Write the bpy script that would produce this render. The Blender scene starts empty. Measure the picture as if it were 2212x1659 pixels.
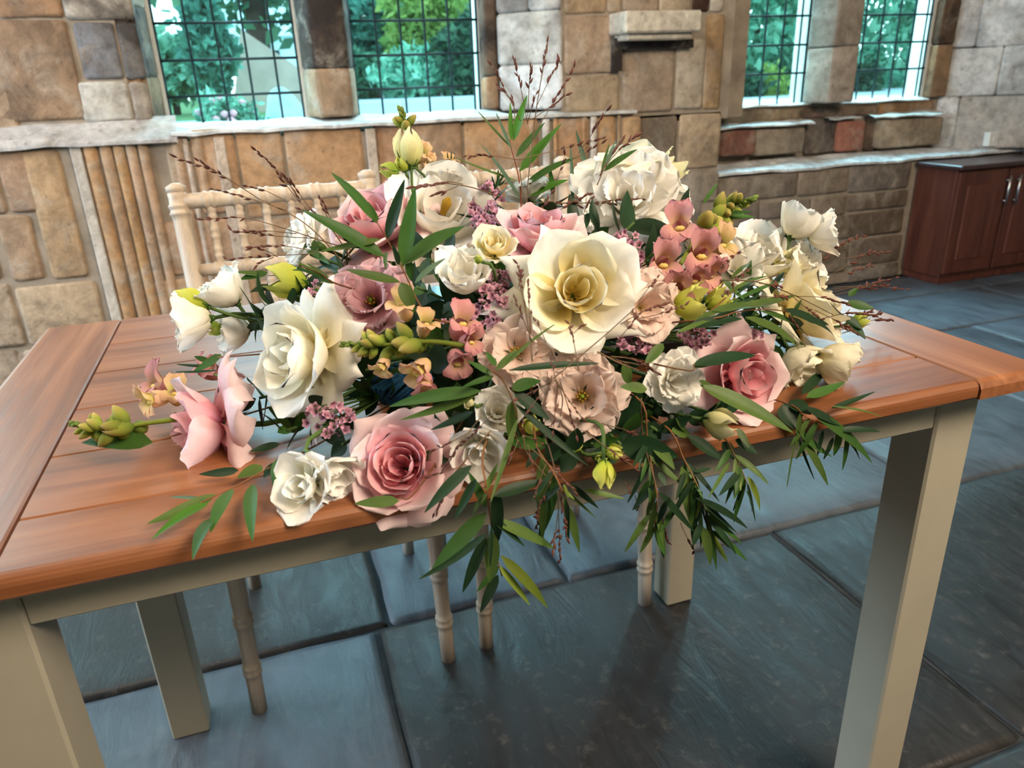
import bpy, math, random
import numpy as np
from mathutils import Vector, Matrix
PI = math.pi
scene = bpy.context.scene
COL = scene.collection
random.seed(7); rng = np.random.default_rng(7)

def S(r, g, b, a=1.0):
    f = lambda c: (c/255/12.92) if c <= 10.3 else ((c/255+.055)/1.055)**2.4
    return (f(r), f(g), f(b), a)

# ------------------------------------------------------------------ camera
CAM = np.array([.3365, -.549, 1.0826]); YAW, PITCH, ROLL, FPX = .3173, .3837, -.0388, 1600.7
cy, sy, cp, sp, cr, sr = math.cos(YAW), math.sin(YAW), math.cos(PITCH), math.sin(PITCH), math.cos(ROLL), math.sin(ROLL)
FW = np.array([sy*cp, cy*cp, -sp]); R0 = np.array([cy, -sy, 0.]); U0 = np.cross(R0, FW)
RT = R0*cr+U0*sr; UP = -R0*sr+U0*cr
cd = bpy.data.cameras.new('camera'); cam = bpy.data.objects.new('camera', cd); COL.objects.link(cam)
cd.sensor_fit = 'HORIZONTAL'; cd.sensor_width = 36; cd.lens = FPX/2212*36; cd.clip_start = .02; cd.clip_end = 200
cam.matrix_world = Matrix(((RT[0], UP[0], -FW[0], CAM[0]), (RT[1], UP[1], -FW[1], CAM[1]), (RT[2], UP[2], -FW[2], CAM[2]), (0, 0, 0, 1)))
cd.dof.use_dof = True; cd.dof.focus_distance = .82; cd.dof.aperture_fstop = 8.5
scene.camera = cam

# ------------------------------------------------------------------ light
w = bpy.data.worlds.new('sky'); scene.world = w; w.use_nodes = True
wn = w.node_tree.nodes; wl = w.node_tree.links
bg = wn['Background']; tc = wn.new('ShaderNodeTexCoord'); sx = wn.new('ShaderNodeSeparateXYZ'); rp = wn.new('ShaderNodeValToRGB')
wl.new(tc.outputs['Generated'], sx.inputs[0]); wl.new(sx.outputs['Z'], rp.inputs[0]); wl.new(rp.outputs[0], bg.inputs[0])
rp.color_ramp.elements[0].color = (.86, .95, 1, 1); rp.color_ramp.elements[1].color = (.55, .8, 1, 1)
bg.inputs[1].default_value = 4.6

def area(name, loc, to, sx_, sy_, power, col, spread=180):
    l = bpy.data.lights.new(name, 'AREA'); l.shape = 'RECTANGLE'; l.size = sx_; l.size_y = sy_; l.energy = power; l.color = col
    l.spread = math.radians(spread)
    o = bpy.data.objects.new(name, l); COL.objects.link(o); o.location = loc
    o.rotation_euler = (Vector(to)-Vector(loc)).to_track_quat('-Z', 'Y').to_euler(); return o
# daylight that falls in through the leaded windows
area('window_daylight', (.7, 3.35, 2.2), (.6, 1.9, .8), 1.9, .9, 130, (.66, .83, 1))
area('window_daylight', (3.3, 3.35, 2.2), (2.6, 1.5, .5), 1.6, .9, 220, (.66, .83, 1))
area('window_daylight', (-1.5, 3.35, 2.1), (.2, .3, .8), 1.3, 1.0, 120, (.70, .87, 1))
area('side_window_daylight', (-3.4, 1.2, 1.9), (1.5, 1.6, .8), 2.0, 1.6, 150, (.68, .85, 1))
# warm ceiling lamps of the hall
area('ceiling_lamp', (1.75, -1.75, 2.85), (.75, .25, .85), 1.3, 1.0, 146, (1, .82, .62))
area('ceiling_lamp', (-.5, .7, 3.1), (-.2, 2.0, .7), .8, .8, 32, (1, .80, .58))
scene.view_settings.view_transform = 'Standard'; scene.view_settings.look = 'None'
scene.view_settings.exposure = 0.0; scene.view_settings.gamma = 1; scene.view_settings.use_curve_mapping = False
scene.cycles.use_denoising = True; scene.cycles.max_bounces = 8; scene.cycles.transparent_max_bounces = 16
scene.cycles.caustics_reflective = False; scene.cycles.caustics_refractive = False; scene.cycles.sample_clamp_indirect = 6

# ------------------------------------------------------------------ helpers
def ray(px, py): return FW + RT*((px-1106)/FPX) - UP*((py-829.5)/FPX)
def atY(px, py, Y): d = ray(px, py); return CAM + d*((Y-CAM[1])/d[1])
def atZ(px, py, Z): d = ray(px, py); return CAM + d*((Z-CAM[2])/d[2])
def depth(P): return float((np.asarray(P)-CAM) @ FW)
DC = np.array([.62, .25, .775]); DA = np.array([.36, .235, .185])   # the mound the flowers stand on
def dome(px, py, off=0.):
    d = ray(px, py); o = (CAM-DC)/DA; e = d/DA
    a, b, c = e@e, 2*o@e, o@o-1; D = b*b-4*a*c
    t = (-b-math.sqrt(D))/(2*a) if D > 0 else -b/(2*a)
    n = (CAM+d*t-DC)/DA**2; n /= np.linalg.norm(n)
    P = CAM+d*(t-off*1.0)
    if P[2] < .785: P = atZ(px, py, .785)
    return P

def mesh(name, V, F, mat, parent=None, smooth=True, pv=None):
    me = bpy.data.meshes.new(name); me.from_pydata([tuple(map(float, p)) for p in V], [], F)
    if smooth: me.polygons.foreach_set('use_smooth', [True]*len(me.polygons))
    if pv is not None:
        at = me.attributes.new('pv', 'FLOAT', 'POINT'); at.data.foreach_set('value', np.asarray(pv, dtype=np.float32))
    if mat: me.materials.append(mat)
    o = bpy.data.objects.new(name, me); COL.objects.link(o)
    if parent: o.parent = parent
    return o
def link(name, me, parent=None, mw=None):
    o = bpy.data.objects.new(name, me); COL.objects.link(o)
    if parent: o.parent = parent
    if mw is not None: o.matrix_local = mw
    return o
def empty(name, loc=(0, 0, 0)):
    o = bpy.data.objects.new(name, None); COL.objects.link(o); o.empty_display_size = .05; o.location = loc; return o
def tag(o, label, cat, group=None):
    o['label'] = label; o['category'] = cat
    if group: o['group'] = group
    return o
def struct(o): o['kind'] = 'structure'; return o
class MB:
    def __init__(s): s.V = []; s.F = []; s.P = []
    def add(s, V, F, P=None):
        n = len(s.V); s.V += [tuple(p) for p in V]; s.F += [tuple(i+n for i in f) for f in F]
        s.P += list(P) if P is not None else [0.]*len(V); return s
    def box(s, x0, x1, y0, y1, z0, z1, b=0):
        if b <= 0:
            V = [(x, y, z) for z in (z0, z1) for y in (y0, y1) for x in (x0, x1)]
            return s.add(V, [(0, 2, 3, 1), (4, 5, 7, 6), (0, 1, 5, 4), (2, 6, 7, 3), (0, 4, 6, 2), (1, 3, 7, 5)])
        V = []; ix = {}
        for kx, X in ((0, x0), (1, x1)):
            for ky, Y in ((0, y0), (1, y1)):
                for kz, Z in ((0, z0), (1, z1)):
                    dx, dy, dz = (b if kx == 0 else -b), (b if ky == 0 else -b), (b if kz == 0 else -b)
                    for ax, p in enumerate(((X, Y+dy, Z+dz), (X+dx, Y, Z+dz), (X+dx, Y+dy, Z))):
                        ix[(kx, ky, kz, ax)] = len(V); V.append(p)
        F = []
        q = [(0, 0), (1, 0), (1, 1), (0, 1)]
        for k in (0, 1):
            F.append([ix[(k, a, c, 0)] for a, c in (q if k else q[::-1])])
            F.append([ix[(a, k, c, 1)] for a, c in (q[::-1] if k else q)])
            F.append([ix[(a, c, k, 2)] for a, c in (q if k else q[::-1])])
        for a in (0, 1):
            for c in (0, 1):
                F.append([ix[(a, c, 0, 0)], ix[(a, c, 1, 0)], ix[(a, c, 1, 1)], ix[(a, c, 0, 1)]])
                F.append([ix[(0, a, c, 1)], ix[(1, a, c, 1)], ix[(1, a, c, 2)], ix[(0, a, c, 2)]])
                F.append([ix[(a, 0, c, 0)], ix[(a, 1, c, 0)], ix[(a, 1, c, 2)], ix[(a, 0, c, 2)]])
                for e in (0, 1): F.append([ix[(a, c, e, i)] for i in range(3)])
        return s.add(V, F)
    def tube(s, pts, rad, n=6, P=None):
        pts = np.asarray(pts, float); m = len(pts); rad = np.full(m, rad) if np.isscalar(rad) else np.asarray(rad)
        T = np.gradient(pts, axis=0); T /= np.linalg.norm(T, axis=1)[:, None]+1e-12
        ref = np.array([0, 0, 1.]) if abs(T[0][2]) < .9 else np.array([1., 0, 0]); V = []
        a = np.cross(T[0], ref); a /= np.linalg.norm(a)
        for i in range(m):
            a = a-T[i]*(a@T[i]); a /= np.linalg.norm(a)+1e-12; b = np.cross(T[i], a)
            V += [pts[i]+rad[i]*(math.cos(2*PI*k/n)*a+math.sin(2*PI*k/n)*b) for k in range(n)]
        F = [(i*n+k, i*n+(k+1) % n, (i+1)*n+(k+1) % n, (i+1)*n+k) for i in range(m-1) for k in range(n)]
        F += [tuple(range(n))[::-1], tuple((m-1)*n+k for k in range(n))]
        return s.add(V, F, P)
    def lathe(s, prof, p0, p1, n=12):
        """prof: (t, r) along the line p0-p1"""
        p0, p1 = np.asarray(p0, float), np.asarray(p1, float); d = (p1-p0)/np.linalg.norm(p1-p0)
        ref = np.array([0, 0, 1.]) if abs(d[2]) < .9 else np.array([1., 0, 0]); a = np.cross(d, ref); a /= np.linalg.norm(a); b = np.cross(d, a)
        V = [p0+(p1-p0)*t+r*(math.cos(2*PI*k/n)*a+math.sin(2*PI*k/n)*b) for t, r in prof for k in range(n)]; m = len(prof)
        F = [(i*n+k, i*n+(k+1) % n, (i+1)*n+(k+1) % n, (i+1)*n+k) for i in range(m-1) for k in range(n)]
        F += [tuple(range(n))[::-1], tuple((m-1)*n+k for k in range(n))]
        return s.add(V, F)
    def build(s, name, mat, parent=None, smooth=False): return mesh(name, s.V, s.F, mat, parent, smooth, s.P if any(s.P) else None)
def curve_pts(pts, n=14):
    """smooth path through a few points"""
    P = np.asarray(pts, float)
    if len(P) == 2: return P[0]+(P[1]-P[0])*np.linspace(0, 1, n)[:, None]
    Q = np.vstack([2*P[0]-P[1], P, 2*P[-1]-P[-2]]); out = []; seg = len(P)-1; per = max(2, n//seg)
    for i in range(seg):
        p0, p1, p2, p3 = Q[i:i+4]
        for t in np.linspace(0, 1, per, endpoint=False):
            out.append(.5*((2*p1)+(-p0+p2)*t+(2*p0-5*p1+4*p2-p3)*t*t+(-p0+3*p1-3*p2+p3)*t**3))
    out.append(P[-1]); return np.array(out)

# ------------------------------------------------------------------ materials
class NT:
    def __init__(s, name):
        s.m = bpy.data.materials.new(name); s.m.use_nodes = True; s.n = s.m.node_tree.nodes; s.l = s.m.node_tree.links
        s.b = s.n['Principled BSDF']; s.out = s.n['Material Output']
    def new(s, t, **k):
        x = s.n.new('ShaderNode'+t)
        for a, v in k.items(): setattr(x, a, v)
        return x
    def put(s, sock, v):
        if isinstance(v, bpy.types.NodeSocket): s.l.new(v, sock)
        else: sock.default_value = v
    def noise(s, vec, scale, detail=4, rough=.6, dist=0):
        x = s.new('TexNoise'); s.put(x.inputs['Vector'], vec); x.inputs['Scale'].default_value = scale
        x.inputs['Detail'].default_value = detail; x.inputs['Roughness'].default_value = rough; x.inputs['Distortion'].default_value = dist
        return x.outputs['Fac']
    def ramp(s, fac, stops):
        x = s.new('ValToRGB'); e = x.color_ramp.elements
        while len(e) < len(stops): e.new(.5)
        for i, (p, c) in enumerate(stops): e[i].position = p; e[i].color = c if len(c) == 4 else (*c, 1)
        s.put(x.inputs[0], fac); return x.outputs[0]
    def mix(s, fac, a, b, mode='MIX'):
        x = s.new('Mix', data_type='RGBA', blend_type=mode); s.put(x.inputs[0], fac); s.put(x.inputs[6], a); s.put(x.inputs[7], b); return x.outputs[2]
    def math(s, op, a, b=0., clamp=False):
        x = s.new('Math', operation=op, use_clamp=clamp); s.put(x.inputs[0], a); s.put(x.inputs[1], b); return x.outputs[0]
    def coord(s, kind='Object', scale=(1, 1, 1), rot=(0, 0, 0)):
        t = s.new('TexCoord'); m = s.new('Mapping'); m.inputs['Scale'].default_value = scale; m.inputs['Rotation'].default_value = rot
        s.l.new(t.outputs[kind], m.inputs[0]); return m.outputs[0]
    def bump(s, h, strength=.3, dist=.01):
        x = s.new('Bump'); x.inputs['Strength'].default_value = strength; x.inputs['Distance'].default_value = dist
        s.put(x.inputs['Height'], h); s.l.new(x.outputs[0], s.b.inputs['Normal'])
    def col(s, c): s.put(s.b.inputs['Base Color'], c); return s
    def rough(s, r): s.put(s.b.inputs['Roughness'], r); return s
    def spec(s, v): s.b.inputs['Specular IOR Level'].default_value = v; return s
g3 = lambda v: (v, v, v, 1)

def stone_mat(name='old_stone'):
    t = NT(name); oi = t.new('ObjectInfo'); v = t.coord()
    n1 = t.noise(v, 3.2, 5, .6, .4); n2 = t.noise(v, 22, 6, .7); n3 = t.noise(v, 7, 6, .65, .8)
    c = t.mix(.75, oi.outputs['Color'], t.ramp(n1, [(.3, g3(.78)), (.7, g3(1.18))]), 'MULTIPLY')
    c = t.mix(t.ramp(n3, [(.50, g3(0)), (.66, g3(.55))]), c, S(186, 176, 162)); c = t.mix(t.ramp(t.noise(v, 5.5, 7, .68, 1.1), [(.50, g3(0)), (.72, g3(.6))]), c, S(112, 96, 84))
    c = t.mix(.7, c, t.ramp(n2, [(.28, g3(.5)), (.6, g3(1.16))]), 'MULTIPLY')
    vo = t.new('TexVoronoi'); t.put(vo.inputs['Vector'], v); vo.inputs['Scale'].default_value = 17; vo.inputs['Randomness'].default_value = 1
    c = t.mix(t.ramp(vo.outputs['Distance'], [(.05, g3(.45)), (.16, g3(0))]), c, S(92, 78, 66))
    soot = t.math('MULTIPLY', t.ramp(t.noise(v, 4.2, 7, .62, .5), [(.40, g3(0)), (.56, g3(1))]), t.math('SUBTRACT', 1., oi.outputs['Alpha']), True)
    c = t.mix(soot, c, S(52, 46, 44))
    t.col(c).rough(.9).spec(.2); t.bump(t.math('ADD', n2, t.math('MULTIPLY', n3, 1.5)), .55, .012); return t.m
def slate_mat():
    t = NT('riven_slate'); oi = t.new('ObjectInfo'); v = t.coord('Object', (1, 1, 1), (0, 0, .5)); v2 = t.coord('Object', (9, 2.5, 3), (0, 0, .5))
    n1 = t.noise(v, 3, 5, .6, .6); n2 = t.noise(v2, 2.2, 6, .62, 1.2); n3 = t.noise(v, 30, 5, .7)
    c = t.mix(.8, oi.outputs['Color'], t.ramp(n1, [(.3, g3(.6)), (.7, g3(1.4))]), 'MULTIPLY')
    c = t.mix(.55, c, t.ramp(n2, [(.3, g3(.5)), (.65, g3(1.35))]), 'MULTIPLY')
    c = t.mix(t.ramp(n3, [(.55, g3(0)), (.75, g3(.3))]), c, S(120, 112, 104))
    t.col(c).rough(t.ramp(n2, [(.3, g3(.40)), (.7, g3(.58))])).spec(.45)
    t.bump(t.math('ADD', t.math('MULTIPLY', n2, 2.), t.math('MULTIPLY', n3, .4)), .28, .006); return t.m
def wood_mat(name, c0, c1, c2, axis=0, rough=.3, scale=1., coat=.0):
    t = NT(name); sc = [26*scale]*3; sc[axis] = 1.6*scale; v = t.coord('Object', tuple(sc)); oi = t.new('ObjectInfo')
    v = (lambda a: a)(v); off = t.new('VectorMath', operation='ADD'); t.put(off.inputs[0], v)
    cb = t.new('CombineXYZ'); t.put(cb.inputs[axis], t.math('MULTIPLY', oi.outputs['Random'], 37.)); t.put(off.inputs[1], cb.outputs[0]); v = off.outputs[0]
    n1 = t.noise(v, 1.0, 6, .62, .7); n2 = t.noise(v, 5.5, 4, .7)
    c = t.ramp(n1, [(.28, c0), (.5, c1), (.74, c2)])
    c = t.mix(.5, c, t.ramp(n2, [(.35, g3(.72)), (.6, g3(1.1))]), 'MULTIPLY')
    c = t.mix(.35, c, t.ramp(oi.outputs['Random'], [(0, g3(.75)), (1, g3(1.2))]), 'MULTIPLY')
    t.col(c).rough(t.ramp(n2, [(.3, g3(rough)), (.7, g3(rough+.14))])).spec(.5)
    t.b.inputs['Coat Weight'].default_value = coat; t.b.inputs['Coat Roughness'].default_value = .22
    t.bump(n2, .12, .002); return t.m
def plain(name, c, rough=.5, metal=0, spec=.5, var=.12, scale=18, bump=.05):
    t = NT(name); v = t.coord(); n = t.noise(v, scale, 4, .6)
    t.col(t.mix(1, c, t.ramp(n, [(.3, g3(1-var)), (.7, g3(1+var))]), 'MULTIPLY')).rough(rough).spec(spec)
    t.b.inputs['Metallic'].default_value = metal
    if bump: t.bump(n, bump, .003)
    return t.m
def leafy(name, stops, rough=.5, trans=.25, spec=.35, fine=60, objvar=.25, vein=0, bump=.12):
    """thin plant tissue: colour runs base to tip along pv, a little light passes through"""
    t = NT(name); at = t.new('Attribute', attribute_name='pv'); oi = t.new('ObjectInfo'); v = t.coord()
    n = t.noise(v, fine, 4, .6)
    c = t.ramp(at.outputs['Fac'], stops)
    c = t.mix(1, c, t.ramp(n, [(.3, g3(.90)), (.7, g3(1.08))]), 'MULTIPLY')
    if objvar: c = t.mix(1, c, t.ramp(oi.outputs['Random'], [(0, g3(1-objvar)), (1, g3(1+objvar*.6))]), 'MULTIPLY')
    t.col(c).rough(rough).spec(spec); t.bump(n, bump, .002)
    tr = t.new('BsdfTranslucent'); t.put(tr.inputs[0], c); mx = t.new('MixShader'); mx.inputs[0].default_value = trans
    t.l.new(t.b.outputs[0], mx.inputs[1]); t.l.new(tr.outputs[0], mx.inputs[2]); t.l.new(mx.outputs[0], t.out.inputs[0]); return t.m

M = {}
M['stone'] = stone_mat(); M['slate'] = slate_mat()
M['mortar'] = plain('lime_mortar', S(150, 138, 124), .95, 0, .1, .3, 9, .3)
M['joint'] = plain('dark_floor_joint', S(62, 66, 70), .9, 0, .2, .25, 20, .2)
M['plaster'] = plain('pale_plaster', S(176, 164, 148), .95, 0, .1, .12, 4)
M['oak_top'] = wood_mat('varnished_table_wood', S(104, 58, 30), S(136, 82, 46), S(162, 106, 66), 0, .40, 1, .12)
M['oak_end'] = wood_mat('varnished_end_board_wood', S(106, 62, 36), S(138, 86, 52), S(160, 108, 72), 1, .40, 1, .12)
M['cream_paint'] = plain('sage_cream_paint', S(158, 152, 136), .5, 0, .4, .04, 12, .03)
M['limewash'] = wood_mat('limewashed_wood', S(170, 148, 128), S(200, 184, 166), S(218, 206, 192), 2, .45, .6)
M['mahogany'] = wood_mat('mahogany', S(66, 32, 24), S(88, 46, 34), S(106, 60, 44), 2, .38, .8, .1)
M['dark_top'] = plain('dark_worktop', S(62, 44, 46), .3, 0, .5, .15, 30)
M['steel'] = plain('brushed_steel', S(200, 204, 206), .3, 1, .5, .03)
M['lead'] = plain('window_lead', S(34, 52, 56), .55, .2, .4, .1)
M['white'] = plain('white_plastic', S(228, 230, 228), .4, 0, .5, .02)
M['frame'] = plain('pale_window_stone', S(205, 203, 196), .8, 0, .2, .1, 20, .2)
t = NT('leaded_glass'); gl = t.new('BsdfGlossy'); gl.inputs['Roughness'].default_value = .05; trn = t.new('BsdfTransparent'); trn.inputs[0].default_value = (.76, .97, .96, 1)
mx = t.new('MixShader'); mx.inputs[0].default_value = .05; t.l.new(trn.outputs[0], mx.inputs[1]); t.l.new(gl.outputs[0], mx.inputs[2]); t.l.new(mx.outputs[0], t.out.inputs[0]); M['glass'] = t.m
# ------------------------------------------------------------------ stones
def stone_on(parent, o, u, n, u0, u1, v0, v1, col, soot=0., proud=0., back=.06, name='stone', mat=None, ns=5, rough=.006):
    """one dressed block: front face on the plane o + u*a + z*b, normal n, uneven face and rounded arrises"""
    o, u, n = np.asarray(o, float), np.asarray(u, float), np.asarray(n, float); z = np.array([0, 0, 1.]) if abs(n[2]) < .5 else np.array([0, 1., 0])
    g = .0015; u0 += g; u1 -= g; v0 += g; v1 -= g; V = []; eu, ev = min(.012/(u1-u0), .3), min(.012/(v1-v0), .3)
    pu = [0, eu]+list(np.linspace(eu, 1-eu, ns-2))[1:-1]+[1-eu, 1]; pv = [0, ev]+list(np.linspace(ev, 1-ev, ns-2))[1:-1]+[1-ev, 1]
    for j in range(ns):
        for i in range(ns):
            e = (i in (0, ns-1))+(j in (0, ns-1)); d = proud+random.uniform(-1, 1)*rough*.35-(.003 if e == 1 else .005 if e else 0)
            jx = random.uniform(-1, 1)*.0025; jy = random.uniform(-1, 1)*.0025
            if e == 2: jx = (.004 if i == 0 else -.004); jy = (.004 if j == 0 else -.004)
            V.append(o+u*(u0+(u1-u0)*pu[i]+jx)+z*(v0+(v1-v0)*pv[j]+jy)+n*d)
    F = [(j*ns+i, j*ns+i+1, (j+1)*ns+i+1, (j+1)*ns+i) for j in range(ns-1) for i in range(ns-1)]
    rim = [i for i in range(ns)]+[j*ns+ns-1 for j in range(1, ns)]+[(ns-1)*ns+i for i in range(ns-2, -1, -1)]+[j*ns for j in range(ns-2, 0, -1)]
    b = len(V); V += [V[k]-n*(back+proud) for k in rim]; m = len(rim)
    F += [(rim[k], b+k, b+(k+1) % m, rim[(k+1) % m]) for k in range(m)]
    ob = mesh(name, V, F, mat or M['stone'], parent, True)
    j = random.uniform(.9, 1.1); c = S(*col); ob.color = (c[0]*j, c[1]*j, c[2]*j*random.uniform(.96, 1.03), 1-soot); return ob
EY, NB = (1, 0, 0), (0, -1, 0)
def blk(parent, l, r, t, b, Y, col, soot=0., proud=0., back=.06):
    xm, ym = (l+r)/2, (t+b)/2
    return stone_on(parent, (0, Y, 0), EY, NB, atY(l, ym, Y)[0], atY(r, ym, Y)[0], atY(xm, b, Y)[2], atY(xm, t, Y)[2], col, soot, proud, back)
def courses(parent, o, u, n, u0, u1, v0, v1, h, wid, cols, soot=.25):
    v = v0
    while v < v1-.04:
        hh = min(h*random.uniform(.85, 1.15), v1-v); hh = v1-v if v1-v-hh < .07 else hh; x = u0-random.uniform(0, wid*.5)
        while x < u1-.02:
            ww = wid*random.uniform(.7, 1.35); a, b = max(x, u0), min(x+ww, u1)
            if u1-b < .08: b = u1
            if b-a > .05: stone_on(parent, o, u, n, a, b, v, v+hh, random.choice(cols), soot*random.random()*1.4)
            x = b if b == u1 else x+ww
        v += hh
TAN, OCH, PALE, GREY, BRN, RED, WHT, DK = (184, 162, 140), (190, 162, 130), (200, 190, 176), (152, 146, 138), (156, 132, 112), (150, 96, 82), (222, 224, 226), (96, 86, 80)

# ------------------------------------------------------------------ back wall with its windows
b = MB()
b.box(-3.2, 1.96, 2.607, 3.0, 0, .93).box(1.96, 2.46, 2.628, 3.0, 0, .93).box(-3.2, -2.05, 2.688, 3.0, .93, 3.4).box(-.92, -.04, 2.688, 3.0, .93, 3.4).box(-.92, .03, 2.82, 3.0, .93, 3.4)
b.box(.64, .78, 2.885, 2.98, .93, 2.3).box(-1.55, -1.43, 2.885, 2.98, .93, 2.3).box(1.655, 2.50, 2.628, 3.0, .90, 3.4).box(1.40, 1.70, 2.86, 3.0, .90, 3.4).box(2.5, 2.63, 2.70, 3.0, .9, 3.4).box(2.46, 4.5, 2.668, 3.0, 0, .62)
b.box(2.46, 4.1, 2.882, 3.0, .62, .93).box(3.155, 3.335, 2.885, 2.98, .93, 2.3).box(3.92, 6.0, 2.925, 3.0, .62, 3.4).box(4.5, 6, 2.7, 3.0, 0, 3.4)
for x0, x1 in ((-2.05, -.92), (.03, 1.40), (2.63, 3.92)): b.box(x0, x1, 2.695, 3.0, 2.3, 3.4)
wall = struct(b.build('wall_back', M['mortar']))

# upper left face
YL = 2.68
for a in [(-150, -62, 30, 265, BRN, .1), (-60, 166, 42, 262, (170, 142, 116), .45), (-160, -20, -70, 28, TAN, .2), (-18, 128, -70, 38, (178, 142, 110), .3), (130, 282, -60, 42, PALE, .75),
          (168, 258, 48, 172, (128, 130, 134), .6), (172, 282, 176, 262, (198, 196, 190), .1), (260, 306, 48, 172, (112, 110, 110), .8), (284, 322, 176, 262, (170, 158, 146), .4)]:
    blk(wall, *a[:4], YL, a[4], a[5])
courses(wall, (0, YL, 0), EY, NB, -3.1, -2.05, 1.0, 2.9, .27, .5, [TAN, BRN, PALE]); courses(wall, (0, YL, 0), EY, NB, -.92, -.42, .99, 1.42, .22, .3, [TAN, BRN])
courses(wall, (0, YL, 0), EY, NB, -.92, .02, 1.44, 2.9, .26, .4, [TAN, BRN, PALE, GREY], .5)
# left jamb of the first window: splayed
o = np.array([.005, 2.68, 0]); e = np.array([.055, 2.90, 0]); L = np.linalg.norm(e-o); u = (e-o)/L; n = np.array([u[1], -u[0], 0])
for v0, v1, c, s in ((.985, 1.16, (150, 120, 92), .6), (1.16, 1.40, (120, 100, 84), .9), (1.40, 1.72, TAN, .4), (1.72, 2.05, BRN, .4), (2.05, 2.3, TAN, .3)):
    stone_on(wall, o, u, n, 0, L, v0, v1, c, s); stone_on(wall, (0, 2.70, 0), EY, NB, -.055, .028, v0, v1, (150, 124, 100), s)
# mullion between the two left windows, canted faces
def mullion(xc, hw, rows):
    for v0, v1, c, s in rows:
        stone_on(wall, (xc, 2.74, 0), EY, NB, -hw*.62, hw*.62, v0, v1, c, s, back=.1)
        for sg in (-1, 1):
            p0 = np.array([xc+sg*hw*.62, 2.74, 0]); p1 = np.array([xc+sg*hw, 2.88, 0])
            if sg > 0: p0, p1 = p0, p1
            a, e2 = (p1, p0) if sg < 0 else (p0, p1)
            L = np.linalg.norm(e2-a); uu = (e2-a)/L; stone_on(wall, a, uu, (uu[1], -uu[0], 0), 0, L, v0, v1, c, s*.5, back=.05)
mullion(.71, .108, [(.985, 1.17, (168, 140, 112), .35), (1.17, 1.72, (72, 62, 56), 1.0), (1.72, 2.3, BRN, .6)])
mullion(-1.49, .10, [(.985, 1.5, TAN, .4), (1.5, 2.3, BRN, .5)])
mullion(3.245, .125, [(.935, 1.2, (172, 160, 148), .1), (1.2, 1.66, (160, 148, 138), .2), (1.66, 2.3, GREY, .2)])
# right splayed reveal of the second window, washed by daylight
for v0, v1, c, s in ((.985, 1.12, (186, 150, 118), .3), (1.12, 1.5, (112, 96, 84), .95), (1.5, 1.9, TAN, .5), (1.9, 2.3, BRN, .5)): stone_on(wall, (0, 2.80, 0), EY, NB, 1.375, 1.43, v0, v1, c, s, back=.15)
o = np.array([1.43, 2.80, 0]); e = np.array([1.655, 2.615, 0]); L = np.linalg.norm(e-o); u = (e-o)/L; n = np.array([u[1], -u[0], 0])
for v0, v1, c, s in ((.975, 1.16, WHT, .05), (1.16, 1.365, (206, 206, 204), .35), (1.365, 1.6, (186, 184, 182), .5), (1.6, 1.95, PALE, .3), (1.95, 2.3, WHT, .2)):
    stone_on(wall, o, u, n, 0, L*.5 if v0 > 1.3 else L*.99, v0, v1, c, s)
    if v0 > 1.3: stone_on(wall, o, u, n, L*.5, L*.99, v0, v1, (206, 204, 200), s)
# pier face
YP = 2.62
for a in [(1219, 1310, -60, 30, (186, 160, 130), .15), (1312, 1344, -50, 28, (178, 158, 134), .2), (1346, 1424, -50, 26, (176, 158, 138), .3), (1426, 1494, -50, 26, (186, 168, 146), .1),
          (1497, 1534, -24, 26, (72, 50, 42), .2), (1536, 1566, -50, 26, PALE, .1), (1220, 1338, 33, 160, (178, 154, 130), .15), (1222, 1338, 162, 243, (182, 162, 138), .1), (1346, 1456, 96, 243, (176, 156, 136), .2),
          (1460, 1522, 84, 236, (184, 170, 150), .25), (1523, 1562, 30, 236, (184, 154, 118), .25), (1384, 1462, 252, 372, (150, 136, 122), .4), (1466, 1556, 246, 364, (182, 162, 136), .25),
          (1386, 1440, 376, 520, (158, 148, 138), .3), (1442, 1516, 372, 520, (150, 142, 134), .25), (1500, 1552, 372, 436, (160, 148, 134), .2)]:
    blk(wall, *a[:4], YP, a[4], a[5])
courses(wall, (0, YP, 0), EY, NB, 1.66, 2.46, 1.42, 2.9, .27, .4, [TAN, PALE, GREY]); courses(wall, (0, YP, 0), EY, NB, 1.96, 2.46, .02, .45, .22, .3, [GREY, BRN])
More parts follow.
